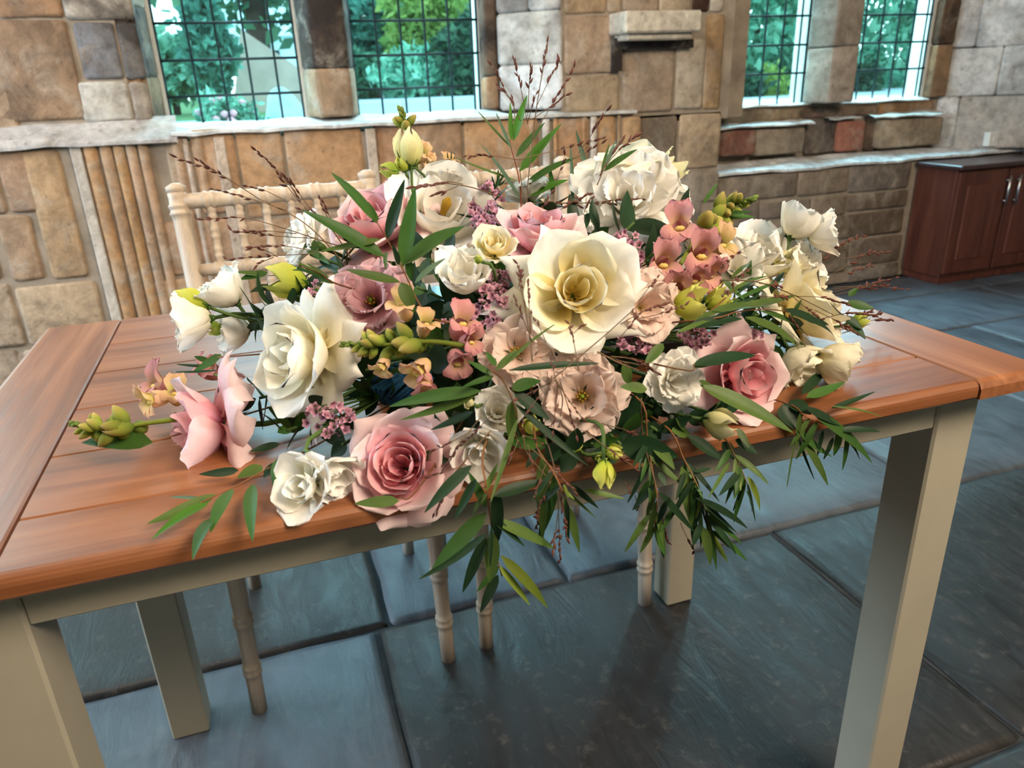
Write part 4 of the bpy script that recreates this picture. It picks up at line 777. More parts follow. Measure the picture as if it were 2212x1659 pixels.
# buds
bud(882, 312, 96, (-.12, .98, .1), 'large cream bud standing at the top left', 'cream_bud_petal', .40, -.04)
bud(868, 350, 44, (-.3, .8, .4), 'small yellow bud below the large cream bud', 'lime_bud_petal', .46, -.03); bud(838, 366, 52, (-.95, .1, .2), 'slim green bud pointing left below the large cream bud', 'green_bud_petal', .26, -.03)
bud(614, 605, 98, (-.97, .12, .2), 'yellow-green bud pointing left above the ivory rose', 'lime_bud_petal', .34, -.0, open_=.25, flare=.2)
bud(404, 650, 92, (-.92, .28, .2), 'yellow-green bud between the two left lisianthus', 'lime_bud_petal', .30, .0); bud(462, 710, 44, (-.8, -.4, .3), 'small green bud under the left lisianthus', 'green_bud_petal', .40, -.02)
bud(1494, 655, 92, (.88, .22, .42), 'yellow-green frilled bud right of the blush lisianthus', 'lime_bud_petal', .42, .03, open_=.3, flare=.5); bud(1553, 645, 66, (.75, .6, .3), 'smaller frilled yellow-green bud pointing up to the right', 'lime_bud_petal', .34, .02, open_=.2, flare=.4)
bud(1560, 915, 86, (.90, -.20, .36), 'plump yellow-green bud in front of the right pink rose', 'cream_bud_petal', .44, .045, open_=.12)
bud(1306, 1030, 74, (.03, -.97, .25), 'yellow-green bud hanging over the table edge', 'lime_bud_petal', .36, .05); bud(1330, 976, 48, (.85, .1, .5), 'small yellow-green bud pointing right above the hanging bud', 'lime_bud_petal', .44, .04); bud(1299, 990, 34, (-.1, .4, .9), 'tiny green bud at the joint of the hanging buds', 'green_bud_petal', .5, .045)
bud(1240, 962, 52, (.15, .3, .93), 'round yellow bud under the lower blush lisianthus', 'lime_bud_petal', .5, .03); bud(1150, 915, 58, (.2, .5, .8), 'yellow-green bud behind the long hanging leaf', 'lime_bud_petal', .46, .01)
bud(1010, 869, 36, (-.4, .1, .9), 'tiny striped cream bud above the front pink rose', 'cream_bud_petal', .5, .035); bud(1032, 560, 26, (-.6, .3, .7), 'tiny green bud between the rosebud and the cupped lisianthus', 'green_bud_petal', .5, .05)
bud(1447, 366, 82, (.72, .66, .1), 'pale yellow bud at the top right', 'cream_bud_petal', .34, -.03, open_=.4, flare=.3); bud(1700, 568, 74, (.85, .25, .4), 'yellow-tipped bud among the right white lisianthus', 'cream_bud_petal', .36, .01, open_=.3, flare=.3)
bud(1545, 492, 60, (.6, .5, .3), 'cream bud behind the right snapdragon', 'cream_bud_petal', .4, -.02, open_=.3); bud(1862, 690, 46, (.8, .2, .4), 'small green bud at the far right end', 'green_bud_petal', .4, -.01)
bud(640, 570, 30, (-.4, .8, .3), 'tiny green bud beside the left carnation', 'green_bud_petal', .4, -.01)

# ------------------------------------------------------------------ snapdragons
def floret(rt, P, f, s, mat, roll=0.):
    """two-lipped snapdragon bloom: tube, two upper lobes, three lower lobes and the yellow palate"""
    mw = rt.matrix_world.inverted() @ frame_mat(P, f, roll); b = MB()
    def pt(**k):
        V, F, v = petal_grid(**k); b.add(V*s, F, v)
    for i in range(5): pt(theta=2*PI*i/5, r0=.05, z0=-.6, L=.72, W=.22, angs=(50, 10, -5), cup=1., tip=.0, k=12, base=.8, nu=4, nv=5)
    for a in (-.42, .42): pt(theta=PI/2+a, r0=.17, z0=.06, L=.62, W=.30, angs=(10, 30, 95), cup=1.6, tip=.12, k=4, base=.7, ruf=.05, nu=6, nv=7, ph=a*5)
    for a in (-.75, 0, .75): pt(theta=-PI/2+a, r0=.17, z0=.04, L=.52, W=.24, angs=(20, 70, 135), cup=1.8, tip=.05, k=4, base=.7, ruf=.05, nu=6, nv=7, ph=a*4)
    o = b.build('floret', M[mat], rt, True); o.matrix_local = mw
    q = MB(); q.lathe([(0, .02*s), (.3, .07*s), (.5, .06*s), (.7, .07*s), (1, .02*s)], (-.12*s, -.10*s, .09*s), (.12*s, -.10*s, .09*s), 7); pl = q.build('palate', M['snapdragon_palate'], o, True); return o
def snapdragon(label, path, buds, florets, at, tip=26):
    pts = [at(*p) for p in path]; rt = empty('snapdragon'); rt.location = pts[0]; tag(rt, label, 'flower'); o = np.array(pts[0]); bpy.context.view_layer.update()
    c = curve_pts(pts, 16); b = MB(); b.tube(c-o, np.linspace(.0026, .0012, len(c)), 6); b.build('stem', M['leaf_lime'], rt, True); k = depth(pts[-1])/FPX
    ax = c[-1]-c[-3]; ax /= np.linalg.norm(ax); e1 = np.cross(ax, FW); e1 /= np.linalg.norm(e1); e2 = np.cross(ax, e1)
    for i in range(10):   # the crowded tip
        a = i*GA; s = tip*k*(1-.045*i); e = e1*math.cos(a)+e2*math.sin(a); d = ax*(.9-.04*i)+e*(.25+.05*i); d /= np.linalg.norm(d)
        p = c[-1]-ax*i*.0016-o; tipbud(rt, p, d, s*.62, 'snapdragon_tip')
    for i, (t, s) in enumerate(buds):
        q = c[int(t*(len(c)-1))]; a = i*GA+.8; e = e1*math.cos(a)+e2*math.sin(a); d = e*.9+ax*.6; d /= np.linalg.norm(d)
        tipbud(rt, q+e*.002-o, d, s*k, 'snapdragon_bud'); leaf(rt, q-o, q-o+(d*.7-ax*.1+e*.3)*s*k*.7, s*k*.22, 'leaf_lime', .1, .2, 0, face=ax, name='bract', nv=5)
    bpy.context.view_layer.update()
    for (x, y, s, f, m) in florets: P = at(x, y); floret(rt, P, f, s*1.3*depth(P)/FPX, m)
    return rt
def tipbud(rt, p, d, s, mat):
    b = MB(); b.lathe([(0, .08*s), (.12, .24*s), (.35, .34*s), (.62, .30*s), (.85, .18*s), (1, .04*s)], p, p+d*s*1.15, 8); pv = np.repeat([0, .12, .35, .62, .85, 1], 8)
    return mesh('bud', b.V, b.F, M[mat], rt, True, pv)
dm = lambda off: (lambda x, y: dome(x, y, off))
B8 = [(.93, 22), (.86, 26), (.80, 29), (.74, 32), (.67, 36), (.60, 40), (.53, 44), (.46, 48), (.40, 50), (.62, 34), (.76, 28), (.70, 34), (.90, 24), (.83, 27), (.77, 30), (.57, 40), (.50, 44), (.65, 36)]
snapdragon('snapdragon spike pointing left across the middle with pink and peach florets', [(1010, 748), (930, 738), (830, 745), (748, 744)], B8,
           [(995, 700, 62, (.35, .65, .6), 'snapdragon_pink'), (1015, 735, 46, (.7, .1, .7), 'snapdragon_pink'), (988, 778, 56, (.3, -.5, .8), 'snapdragon_pink'), (905, 800, 58, (-.35, -.5, .75), 'snapdragon_peach'), (918, 828, 50, (.15, -.75, .6), 'snapdragon_pink'), (826, 790, 40, (-.3, -.7, .6), 'snapdragon_peach'), (918, 702, 46, (.3, .8, .5), 'snapdragon_peach'), (872, 660, 56, (-.1, .7, .6), 'snapdragon_peach')], dm(.035))
snapdragon('snapdragon spike rising to the upper right with dusky pink florets', [(1470, 570), (1510, 505), (1560, 455), (1622, 432)], B8,
           [(1470, 490, 66, (-.3, .35, .85), 'snapdragon_pink'), (1430, 568, 66, (.15, .15, .95), 'snapdragon_pink'), (1512, 548, 70, (.1, .1, .95), 'snapdragon_pink'), (1462, 622, 62, (-.1, -.2, .95), 'snapdragon_pink'), (1528, 590, 58, (.4, -.2, .8), 'snapdragon_pink'), (1555, 528, 56, (.5, .4, .7), 'snapdragon_peach'), (1500, 600, 52, (.2, -.4, .9), 'snapdragon_pink')], dm(.02))
snapdragon('short snapdragon spike lying on the table at the far left', [(390, 905), (310, 915), (230, 928), (160, 916)], B8,
           [(345, 832, 66, (-.55, .55, .6), 'snapdragon_pink'), (330, 862, 54, (-.6, -.1, .7), 'snapdragon_peach'), (380, 850, 50, (.2, .6, .6), 'snapdragon_peach')], lambda x, y: atZ(x, y, .80))
snapdragon('snapdragon tip standing upright behind the large cream bud', [(905, 400), (895, 340), (880, 290), (868, 244)], B8[:4],
           [(915, 335, 34, (.6, .5, .5), 'snapdragon_peach'), (922, 352, 30, (.7, .1, .5), 'snapdragon_peach')], lambda x, y: atY(x, y, .36))
snapdragon('pink snapdragon florets peeping out behind the left ivory rose', [(520, 830), (480, 815), (440, 800)], [], [(440, 798, 44, (-.6, .6, .4), 'snapdragon_pink'), (462, 800, 40, (-.3, .6, .6), 'snapdragon_pink')], lambda x, y: atZ(x, y, .80), 8)
snapdragon('peach snapdragon tip just above the cupped lisianthus', [(975, 420), (970, 370), (966, 350)], [], [(968, 352, 34, (.2, .9, .3), 'snapdragon_peach')], lambda x, y: atY(x, y, .36), 10)

# ------------------------------------------------------------------ statice: sprays of tiny papery blooms
b = MB()
for i in range(5):
    V, F, v = petal_grid(theta=2*PI*i/5, r0=.1, z0=-.4, L=1.0, W=.42, angs=(30, 30, 95), cup=1.4, tip=.0, k=4, base=.5, nu=3, nv=4); b.add(V, F, v)
so = b.build('f', M['statice'], None, True); SM = so.data; bpy.data.objects.remove(so)
def statice(px, py, rx, ry, n, label, off=.0, s=13):
    rt = empty('statice'); P = dome(px, py, off); rt.location = P; tag(rt, label, 'flower'); k = depth(P)/FPX; b = MB(); base = P+(CORE-P)*.25; base[2] = max(base[2], .775)
    for i in range(n):
        a, q = rs.uniform(0, 2*PI), rs.random()**.5; x, y = px+rx*q*math.cos(a), py+ry*q*math.sin(a); p = dome(x, y, off+rs.uniform(-.012, .008)); f = (rs.uniform(-.7, .7), rs.uniform(-.3, .9), rs.uniform(.2, 1)); sc = s*k*rs.uniform(.75, 1.25)
        m = frame_mat(p-P, f, rs.uniform(0, 6)); o = link('floret', SM, rt, m @ Matrix.Scale(sc, 4))
        if i % 3 == 0: b.tube([base-P, (p-P)*.6+(base-P)*.4, p-P], .0008, 4)
    b.build('stem', M['stem_green'], rt, True); return rt
statice(1050, 445, 36, 52, 46, 'mauve statice spray beside the large cupped lisianthus', -.01); statice(1062, 480, 42, 30, 24, 'mauve statice spray left of the side-on pink rose', -.01, 10)
statice(1060, 660, 44, 48, 44, 'mauve statice spray left of the largest ivory rose', .0); statice(1085, 605, 26, 30, 20, 'small mauve statice spray under the yellow rosebud', .0, 10); statice(1000, 700, 44, 26, 16, 'sparse mauve statice behind the middle snapdragon', -.015, 10)
statice(712, 905, 52, 34, 30, 'mauve statice spray under the left ivory rose', .015); statice(1352, 545, 36, 50, 34, 'mauve statice spray below the big white ruffled bloom', .0); statice(1380, 738, 44, 26, 30, 'mauve statice spray under the pale blush lisianthus', .0)
statice(1505, 725, 38, 24, 22, 'mauve statice spray above the right pink rose', .01); statice(1632, 735, 16, 24, 14, 'tiny mauve statice spray right of the right pink rose', .015); statice(690, 640, 38, 34, 22, 'mauve statice spray left of the deep pink lisianthus', -.01, 10); statice(1440, 545, 26, 30, 14, 'mauve statice among the dusky snapdragon florets', -.01, 10)
# ------------------------------------------------------------------ leafy twigs (columns and rows give base, tip, width)
G_, O_, D_, B_, Y_, L_ = 'leaf_green', 'leaf_olive', 'leaf_dark', 'leaf_bright', 'leaf_grey', 'leaf_lime'
sprig('willow_leaf_sprig', 'twig of long green leaves across the upper left pink rose', [(938, 690), (905, 655), (872, 585), (838, 520), (812, 476)],
      [(812, 478, 714, 374, 24, G_), (814, 482, 794, 436, 14, G_), (836, 518, 874, 388, 25, D_), (832, 555, 652, 455, 34, G_), (822, 517, 692, 542, 20, O_), (870, 576, 897, 404, 34, G_), (870, 572, 1004, 492, 36, G_, .1), (862, 572, 847, 528, 11, D_),
       (838, 546, 835, 583, 23, O_), (864, 609, 748, 582, 23, O_), (866, 610, 895, 676, 31, O_), (896, 612, 962, 560, 13, Y_, .08), (884, 560, 888, 606, 18, G_)], .07, seed=1)
sprig('willow_leaf_sprig', 'upright twig with a red stem at the top of the flowers', [(1126, 440), (1120, 380), (1107, 330), (1100, 300)],
      [(1104, 302, 1102, 222, 9, B_), (1109, 304, 1139, 206, 18, B_), (1116, 338, 1177, 265, 17, G_), (1122, 371, 1213, 268, 23, B_), (1106, 326, 1072, 245, 7, Y_), (1105, 320, 1034, 242, 5, O_), (1124, 431, 1038, 312, 9, Y_), (1118, 391, 986, 341, 6, O_),
       (1128, 405, 1247, 342, 18, G_, .08), (1146, 424, 1228, 390, 19, B_, .08), (1196, 420, 1187, 358, 11, G_), (1237, 442, 1231, 310, 7, Y_), (1274, 380, 1245, 282, 11, Y_)], .30, 'stem_red', seed=2)
sprig('willow_leaf_sprig', 'short grey-green twig in front of the topmost cream rose', [(1296, 380), (1308, 352)], [(1298, 372, 1342, 300, 8, Y_), (1300, 370, 1330, 304, 6, Y_), (1304, 370, 1376, 324, 15, G_), (1300, 366, 1316, 312, 5, O_)], .24, seed=3, inn=.0)
sprig('rosemary_like_sprig', 'needle-leaved twig left of the white carnation at the top', [(1066, 425), (1078, 385)], [(1068, 418, 1062, 380, 6, D_), (1070, 412, 1082, 370, 6, G_), (1072, 405, 1090, 376, 5, D_), (1074, 410, 1060, 392, 5, G_), (1076, 400, 1076, 366, 5, G_), (1078, 402, 1092, 388, 4, D_)], .33, 'stem_red', seed=4)
sprig('rosemary_like_sprig', 'needle-leaved twig above the left yellow-green bud', [(735, 616), (690, 590), (640, 572)], [(720, 610, 672, 590, 6, G_), (715, 606, 640, 580, 6, G_), (710, 600, 662, 570, 6, O_), (700, 596, 632, 572, 5, G_), (690, 590, 640, 566, 5, O_), (680, 586, 632, 584, 5, G_), (725, 612, 690, 604, 5, G_)], .12, seed=5)
sprig('rosemary_like_sprig', 'small dark twig standing above the white carnation edge', [(975, 415), (974, 360)], [(974, 400, 966, 328, 4, D_), (975, 398, 975, 328, 4, D_), (976, 398, 981, 330, 4, D_), (978, 400, 986, 372, 4, G_)], .36, 'stem_red', seed=6)
FY = lambda x, y: dome(x, y, .055)
sprig('willow_leaf_sprig', 'brown twig of long leaves left of the lowest blush lisianthus', [(1058, 792), (1084, 818), (1108, 866), (1118, 905)],
      [(1040, 845, 842, 880, 32, G_, .06), (1026, 856, 866, 906, 20, O_), (1022, 890, 930, 928, 19, D_), (1100, 800, 1293, 786, 16, D_, .03), (1072, 800, 1119, 757, 15, O_), (1084, 796, 1198, 703, 6, O_), (1066, 812, 1000, 836, 13, G_), (1060, 808, 1010, 780, 13, G_),
       (1106, 842, 1168, 824, 30, G_, .12), (1110, 848, 1186, 906, 28, D_), (1112, 872, 1272, 1006, 15, D_), (1106, 866, 1104, 962, 25, O_), (1118, 905, 1060, 1084, 11, O_), (1072, 790, 1050, 760, 12, G_)], FY, seed=7)
HY = lambda x, y: atY(x, y, -.045) if y > 1085 else atY(x, y, .0-.045*max(0, (y-940)/145)-.02)
sprig('willow_leaf_sprig', 'longest twig hanging over the table edge left of centre', [(1042, 985), (1050, 1050), (1060, 1125), (1068, 1180), (1084, 1245)],
      [(1050, 1108, 934, 1228, 36, G_), (1053, 1152, 903, 1250, 18, D_, -.1), (1050, 1162, 1000, 1279, 24, D_), (1066, 1152, 1058, 1258, 32, O_), (1076, 1242, 1038, 1323, 21, D_), (1062, 1122, 1196, 1186, 25, O_, .05), (1082, 1200, 1180, 1313, 23, L_), (1078, 1222, 1143, 1306, 14, L_),
       (1050, 1095, 1012, 1020, 18, G_), (1075, 1060, 1076, 1168, 27, D_), (1066, 1072, 1176, 1038, 27, D_), (1028, 1035, 982, 1120, 19, D_), (1018, 1005, 918, 1108, 26, D_), (1048, 1060, 1075, 1000, 12, O_)], HY, extra=5, seed=8, inn=.15)
sprig('willow_leaf_sprig', 'hanging twig with long blades left of the drooping bud', [(1160, 965), (1192, 1015), (1215, 1060), (1228, 1095)],
      [(1172, 980, 1172, 1162, 27, O_), (1203, 1030, 1164, 1168, 27, G_), (1228, 1046, 1292, 1098, 15, D_), (1262, 1058, 1350, 1078, 11, O_), (1226, 1092, 1251, 1192, 18, O_), (1165, 966, 1136, 1010, 15, D_), (1216, 1056, 1240, 1078, 5, L_), (1218, 1046, 1228, 1076, 5, L_)], HY, extra=6, seed=9, inn=.2)
sprig('willow_leaf_sprig', 'fine hanging twig just right of the drooping bud', [(1388, 870), (1398, 950), (1412, 1030), (1420, 1080), (1412, 1150)],
      [(1410, 955, 1457, 1015, 26, O_), (1404, 1000, 1356, 1086, 9, D_), (1402, 1038, 1371, 1102, 14, G_), (1406, 1108, 1350, 1192, 13, O_), (1414, 1138, 1437, 1201, 17, G_), (1424, 1064, 1498, 1148, 19, D_), (1412, 1128, 1396, 1170, 5, D_), (1424, 1020, 1437, 1050, 12, D_), (1395, 940, 1380, 1018, 8, D_), (1400, 985, 1384, 1040, 8, G_), (1440, 1082, 1420, 1132, 12, D_), (1462, 1090, 1424, 1152, 12, G_)], HY, 'stem_brown', extra=10, seed=10, inn=.2)
sprig('willow_leaf_sprig', 'bushiest hanging twig with lime tips at the front', [(1446, 928), (1474, 985), (1504, 1045), (1522, 1100), (1536, 1150)],
      [(1472, 1008, 1492, 1136, 30, O_), (1484, 998, 1553, 1083, 11, D_), (1503, 1076, 1612, 1142, 20, D_), (1520, 1092, 1566, 1140, 19, O_), (1530, 1108, 1604, 1174, 17, G_), (1518, 1138, 1534, 1220, 22, O_), (1530, 1138, 1574, 1214, 15, L_), (1502, 1094, 1498, 1182, 14, D_), (1516, 1060, 1500, 1130, 8, L_), (1524, 1100, 1540, 1170, 8, L_),
       (1500, 1020, 1535, 1012, 9, D_), (1496, 1030, 1500, 1090, 10, D_), (1480, 1020, 1460, 1080, 9, D_), (1515, 1130, 1496, 1180, 14, D_), (1512, 1100, 1514, 1180, 9, O_), (1450, 930, 1490, 942, 24, O_), (1460, 905, 1492, 938, 18, O_)], HY, extra=14, seed=11, inn=.2)
sprig('willow_leaf_sprig', 'hanging twig under the plump yellow-green bud', [(1556, 940), (1582, 975), (1602, 1015), (1614, 1045)],
      [(1560, 955, 1592, 995, 28, D_), (1600, 1002, 1567, 1088, 9, D_), (1575, 1000, 1530, 1076, 7, O_), (1614, 1030, 1640, 1102, 19, L_), (1606, 1050, 1583, 1104, 5, D_), (1612, 1060, 1620, 1106, 5, D_), (1588, 950, 1636, 980, 24, D_), (1592, 925, 1619, 967, 15, O_), (1485, 942, 1564, 996, 27, D_), (1596, 1012, 1600, 1060, 7, L_)], HY, extra=8, seed=12, inn=.2)
RY = lambda x, y: atZ(x, y, .777) if atZ(x, y, .777)[1] > -.004 else atY(x, y, -.012)
sprig('willow_leaf_sprig', 'leafy twig spilling over the table edge on the right', [(1690, 868), (1740, 900), (1790, 920), (1832, 936)],
      [(1692, 872, 1722, 930, 56, D_, .02), (1706, 866, 1752, 896, 34, D_), (1740, 882, 1820, 922, 23, D_), (1752, 890, 1880, 1002, 32, G_, .06), (1724, 928, 1798, 986, 25, G_), (1720, 935, 1760, 1036, 8, D_), (1734, 952, 1787, 1048, 23, O_), (1806, 930, 1898, 934, 14, D_, .08), (1796, 882, 1890, 846, 11, D_), (1798, 878, 1902, 902, 4, O_),
       (1742, 858, 1826, 824, 22, G_), (1732, 852, 1796, 778, 21, D_), (1690, 802, 1747, 782, 26, D_), (1778, 930, 1766, 985, 8, D_), (1800, 945, 1779, 992, 8, D_), (1715, 960, 1700, 1052, 2, O_)], RY, seed=13, extra=6, wob=.004)
sprig('willow_leaf_sprig', 'long-leaved twig lying across the right cream rose', [(1530, 690), (1600, 672), (1680, 670), (1770, 690)],
      [(1588, 666, 1722, 637, 24, O_), (1500, 692, 1610, 652, 12, O_), (1642, 672, 1748, 738, 24, G_), (1692, 668, 1806, 742, 28, D_, .08), (1610, 685, 1722, 762, 28, O_, .08), (1740, 688, 1790, 702, 18, D_), (1464, 718, 1542, 690, 10, O_), (1488, 706, 1602, 690, 26, D_), (1540, 672, 1640, 668, 20, O_), (1690, 700, 1755, 760, 7, D_)], lambda x, y: dome(x, y, .065), 'stem_brown', seed=14)
sprig('willow_leaf_sprig', 'dark leaves sticking out at the far right end', [(1800, 690), (1836, 668)], [(1828, 655, 1888, 666, 24, G_), (1828, 682, 1870, 733, 24, D_), (1834, 640, 1852, 622, 13, G_), (1830, 690, 1862, 712, 14, D_)], lambda x, y: dome(x, y, .02), seed=15)
sprig('willow_leaf_sprig', 'broad leaf pair laid over the right pink rose', [(1480, 800), (1500, 786)], [(1496, 790, 1630, 770, 31, D_, .05), (1498, 795, 1575, 760, 20, O_), (1512, 832, 1712, 936, 38, O_, .04), (1510, 822, 1570, 862, 20, O_), (1432, 742, 1392, 790, 22, O_), (1398, 840, 1340, 836, 26, O_), (1345, 786, 1360, 832, 26, O_)], lambda x, y: dome(x, y, .075), seed=16)
TZ = lambda x, y: atZ(x, y, .774)
sprig('willow_leaf_sprig', 'leafy twig lying on the table at the left front', [(640, 985), (580, 1012), (510, 1050), (450, 1078), (420, 1094)],
      [(515, 1016, 430, 1024, 20, D_), (566, 1006, 513, 1032, 30, O_), (466, 1068, 318, 1130, 27, O_), (450, 1086, 328, 1168, 22, B_), (500, 1056, 456, 1152, 30, G_), (458, 1118, 418, 1212, 28, G_), (545, 1046, 547, 1172, 28, G_), (598, 998, 570, 1032, 23, D_), (612, 984, 594, 1062, 30, G_), (604, 958, 540, 974, 17, D_), (600, 935, 655, 912, 27, B_), (440, 1078, 370, 1075, 6, Y_)], TZ, seed=17, wob=.003)
sprig('broad_leaf', 'broad blue-green leaf under the left snapdragon spike', [(345, 950), (328, 954)], [(330, 956, 178, 958, 46, G_, .06)], lambda x, y: atZ(x, y, .782), seed=18, wob=0)
sprig('willow_leaf_sprig', 'leaves poking out left of the big left ivory rose', [(500, 770), (470, 772)], [(478, 766, 414, 805, 22, G_), (460, 790, 382, 786, 7, D_), (470, 800, 380, 803, 5, D_), (450, 780, 420, 770, 12, G_), (495, 800, 470, 850, 26, D_), (500, 830, 540, 862, 26, D_)], lambda x, y: dome(x, y, .0), seed=19)
sprig('willow_leaf_sprig', 'leaves between the upper left lisianthus and the chair', [(620, 600), (580, 595)], [(578, 588, 518, 604, 22, G_), (585, 620, 540, 632, 20, D_), (572, 596, 505, 588, 14, O_), (660, 520, 690, 560, 30, G_), (670, 545, 712, 572, 18, G_), (690, 560, 730, 590, 12, D_)], lambda x, y: dome(x, y, .0), seed=20)
sprig('willow_leaf_sprig', 'small leaf cluster at the base of the front pink rose', [(900, 1060), (860, 1075)], [(862, 1082, 766, 1088, 26, O_), (940, 1010, 985, 965, 22, D_), (800, 960, 760, 990, 30, D_)], lambda x, y: dome(x, y, .0), seed=21)
sprig('willow_leaf_sprig', 'thin stalks and leaves among the right white lisianthus', [(1500, 690), (1600, 620), (1700, 590)], [(1560, 640, 1660, 600, 8, O_), (1570, 660, 1690, 610, 9, G_), (1580, 600, 1620, 572, 8, O_), (1540, 690, 1640, 640, 12, D_), (1560, 600, 1610, 650, 14, G_), (1630, 600, 1590, 640, 12, D_), (1520, 440, 1550, 396, 8, G_), (1560, 470, 1630, 470, 16, G_), (1565, 460, 1625, 458, 12, G_)], lambda x, y: dome(x, y, .03), seed=22)

# ------------------------------------------------------------------ airy panic grass
def grass(label, path, twigs, at, seed=0, rad=.00055, dens=1.0):
    """a hair-thin stalk, forking twigs and dark seed husks along their outer halves"""
    rs = np.random.default_rng(seed+5); rt = empty('panic_grass'); pts = [at(*p) for p in path]; rt.location = pts[0]; tag(rt, label, 'grass'); o = pts[0]
    b = MB(); c = curve_pts(pts, 16); b.tube(c-o, np.linspace(rad*1.3, rad*.8, len(c)), 4); sd = MB()
    for (x0, y0, x1, y1) in twigs:
        A, B = at(x0, y0), at(x1, y1); k = depth(B)/FPX; B = B+(B-CAM)/np.linalg.norm(B-CAM)*rs.uniform(-.02, .02); L = np.linalg.norm(B-A); up = np.array([0, 0, 1.])
        q = curve_pts([A, A+(B-A)*.5+up*L*rs.uniform(-.03, .08), B], 10); b.tube(q-o, np.linspace(rad*.8, rad*.5, len(q)), 4)
        n = max(3, int(L/k/15*dens))
        for i in range(n):
            t = .55+.45*i/(n-1); p = q[min(len(q)-1, int(t*(len(q)-1)))]; d = (q[-1]-q[-3])/np.linalg.norm(q[-1]-q[-3])+rs.normal(size=3)*.28; d /= np.linalg.norm(d); s = k*rs.uniform(11, 19)
            V0 = len(sd.V); sd.lathe([(0, .06*s), (.3, .17*s), (.6, .15*s), (1, .02*s)], p-o, p-o+d*s, 5)
    st = b.build('stalk', M['grass_stem'], rt, True); h = sd.build('seed_husks', M['grass_seed'], rt, True); h['kind'] = 'stuff'; return rt
grass('tall grass plume rising against the white window reveal', [(1130, 690), (1128, 560), (1140, 400), (1150, 310), (1160, 225), (1182, 98)],
      [(1160, 225, 1182, 92), (1148, 300, 1240, 146), (1158, 232, 1208, 134), (1140, 268, 1110, 130), (1140, 250, 1146, 146), (1140, 262, 1158, 204), (1125, 262, 1062, 140), (1098, 210, 1076, 186), (1150, 258, 1222, 206), (1112, 255, 1108, 214), (1120, 540, 1190, 420), (1160, 500, 1270, 420)], lambda x, y: atY(x, y, .20), 1)
grass('grass plume leaning left in front of the chair back', [(735, 560), (690, 510), (640, 470), (560, 430)], [(560, 430, 382, 340), (545, 420, 430, 348), (620, 455, 462, 408), (640, 420, 553, 325), (650, 440, 590, 362), (640, 420, 618, 385), (660, 450, 640, 420), (610, 430, 535, 402), (672, 455, 622, 388)], lambda x, y: atY(x, y, .28), 2, dens=.8)
grass('low grass stems reaching left over the carnation', [(760, 540), (680, 515), (620, 495)], [(620, 495, 440, 474), (680, 515, 500, 498), (640, 505, 517, 502), (690, 545, 545, 535), (680, 548, 490, 560), (600, 555, 546, 534), (590, 556, 556, 572)], lambda x, y: atY(x, y, .26), 3, dens=.9)
grass('grass tips over the upper left pink rose', [(760, 560), (720, 500), (690, 470)], [(690, 470, 650, 452), (720, 500, 676, 458), (720, 490, 700, 440), (712, 480, 690, 430)], lambda x, y: atY(x, y, .18), 4)
grass('grass head lying over the rim of the large cupped lisianthus', [(1080, 425), (1020, 405), (960, 395)], [(960, 395, 905, 402), (1000, 398, 940, 398), (990, 402, 940, 420), (960, 398, 890, 405)], lambda x, y: dome(x, y, .08), 5, dens=1.4)
grass('grass twigs left and right of the upright sprig', [(1130, 420), (1120, 350)], [(1120, 345, 1008, 336), (1120, 345, 1300, 300), (1200, 400, 1220, 335), (1250, 330, 1310, 240), (1235, 345, 1300, 310), (1240, 440, 1385, 430), (1200, 440, 1340, 440), (1150, 440, 1250, 445)], lambda x, y: atY(x, y, .22), 6, dens=.8)
grass('grass twigs among the topmost cream rose', [(1290, 400), (1310, 350)], [(1300, 370, 1372, 296), (1296, 380, 1345, 300), (1255, 480, 1275, 430)], lambda x, y: atY(x, y, .18), 7)
grass('fan of grass at the right beyond the white lisianthus', [(1640, 650), (1740, 610), (1800, 570)], [(1700, 610, 1862, 510), (1720, 600, 1830, 520), (1800, 590, 1872, 548), (1780, 610, 1880, 575), (1800, 620, 1958, 625), (1800, 625, 1935, 600), (1790, 640, 1905, 610), (1820, 560, 1920, 545), (1800, 630, 1890, 625)], lambda x, y: atY(x, y, .20), 8, dens=.7)
grass('grass stems draped over the right cream rose', [(1560, 605), (1640, 610), (1720, 640), (1800, 680)], [(1640, 612, 1690, 620), (1720, 640, 1825, 655), (1700, 630, 1775, 690), (1760, 670, 1850, 720), (1690, 660, 1720, 700), (1640, 640, 1700, 640), (1770, 690, 1880, 680), (1660, 560, 1560, 640), (1640, 520, 1540, 600), (1800, 690, 1846, 715)], lambda x, y: dome(x, y, .09), 9)
grass('grass stem crossing the largest ivory rose on the left', [(1150, 780), (1140, 700), (1120, 600)], [(1140, 700, 1118, 570), (1146, 720, 1140, 612), (1150, 740, 1112, 645), (1120, 620, 1126, 590)], lambda x, y: dome(x, y, .09), 10)
grass('grass stem crossing the pale blush lisianthus', [(1180, 830), (1300, 730), (1400, 640)], [(1380, 650, 1420, 600), (1340, 700, 1440, 655), (1370, 690, 1480, 660), (1250, 800, 1230, 700), (1240, 720, 1255, 705), (1330, 740, 1380, 680)], lambda x, y: dome(x, y, .10), 11)
grass('wiry grass star in front of the lower blush lisianthus', [(1200, 820), (1215, 860), (1210, 900)], [(1200, 820, 1120, 860), (1200, 820, 1255, 900), (1205, 825, 1195, 930), (1210, 825, 1245, 940), (1200, 820, 1190, 780), (1200, 822, 1130, 905), (1180, 740, 1148, 680)], lambda x, y: dome(x, y, .10), 12, dens=.6)
grass('grass head crossing towards the white ruffled bloom', [(1290, 760), (1340, 785), (1380, 800)], [(1340, 780, 1420, 805), (1320, 770, 1400, 790), (1310, 770, 1352, 785)], lambda x, y: dome(x, y, .09), 13, dens=1.3)
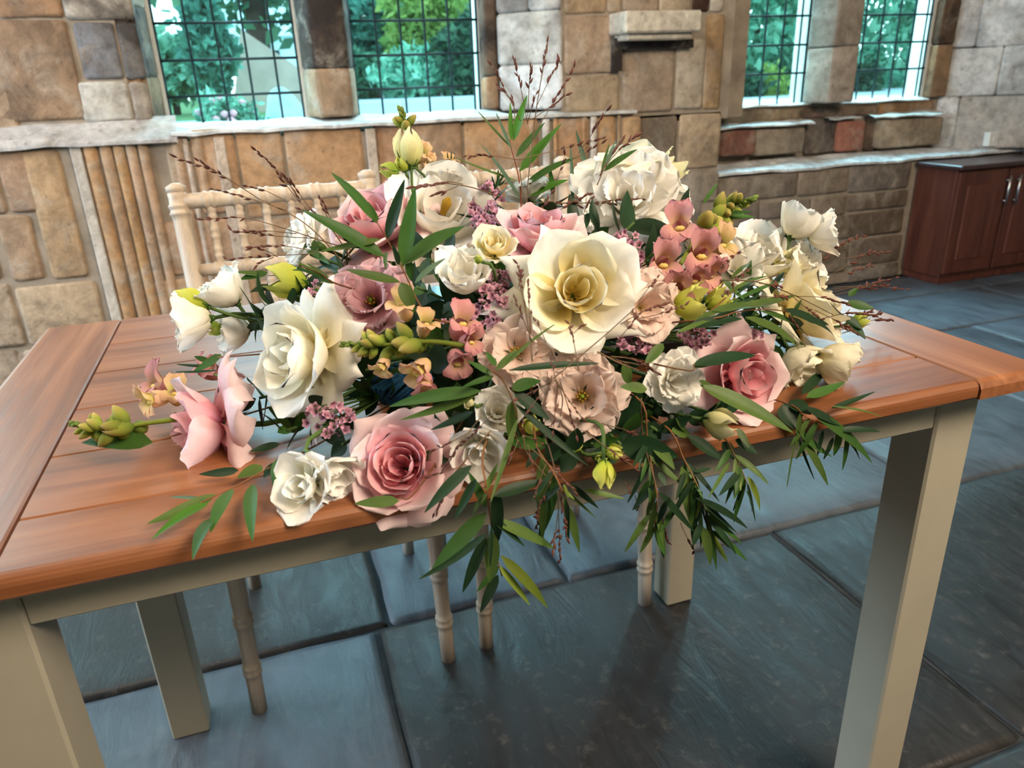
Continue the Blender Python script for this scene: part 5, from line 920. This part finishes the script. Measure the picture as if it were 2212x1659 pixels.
grass('grass hanging below the white bell by the front pink rose', [(1060, 930), (1000, 1000), (960, 1050)], [(1010, 990, 945, 1100), (1000, 1000, 962, 1060), (980, 1040, 938, 1108), (1020, 930, 935, 975), (1040, 900, 960, 1010), (990, 1010, 930, 1030), (1080, 880, 1000, 960)], lambda x, y: atY(x, y, -.035), 14)
grass('drooping grass with pink husks below the table edge', [(1175, 930), (1195, 1000), (1210, 1060)], [(1195, 1000, 1222, 1120), (1205, 1060, 1210, 1210), (1215, 1080, 1224, 1160), (1190, 1040, 1160, 1110), (1180, 1000, 1155, 1070), (1165, 1080, 1160, 1140), (1205, 1110, 1195, 1185)], HY, 15, dens=1.2)
grass('grass strands hanging among the front twigs', [(1385, 860), (1390, 950), (1420, 1060), (1440, 1160)], [(1420, 1060, 1450, 1090), (1430, 1120, 1442, 1170), (1470, 1130, 1500, 1190), (1380, 930, 1412, 955), (1300, 915, 1400, 950), (1350, 1040, 1360, 1060), (1372, 1070, 1378, 1100)], HY, 16, dens=1.2)
grass('loose grass below the lower blush lisianthus', [(1130, 940), (1140, 980), (1180, 1030)], [(1120, 950, 1100, 1000), (1140, 960, 1150, 1010), (1130, 940, 1170, 960), (1150, 970, 1240, 1060), (1260, 930, 1370, 1010), (1110, 930, 1125, 965)], lambda x, y: dome(x, y, .08), 17)
grass('red grass stem on the tabletop at the far right', [(1820, 720), (1880, 700)], [(1850, 700, 1925, 690), (1860, 705, 1905, 676), (1840, 700, 1880, 672)], lambda x, y: atZ(x, y, .79), 18)

# every filler stem is named after the bloom it shows beside
bpy.context.view_layer.update()
def pix(p): d = np.asarray(p)-CAM; return np.array([1106+FPX*(d@RT)/(d@FW), 829.5-FPX*(d@UP)/(d@FW)])
BL = [(o['label'], pix(o.matrix_world.translation)) for o in COL.objects if o.get('category') in ('flower', 'flower bud')]
SEEN = set()
for o, P in FILL:
    a = pix(P)
    for lb, b in sorted(BL, key=lambda t: float(np.linalg.norm(t[1]-a)))[:8]:
        d = a-b; w_ = ('right of' if d[0] > 0 else 'left of') if abs(d[0]) > abs(d[1]) else ('below' if d[1] > 0 else 'above'); t = 'dark leaves %s the %s' % (w_, lb)
        if len(t.split()) <= 16 and t not in SEEN: o['label'] = t; SEEN.add(t); del o['group']; break
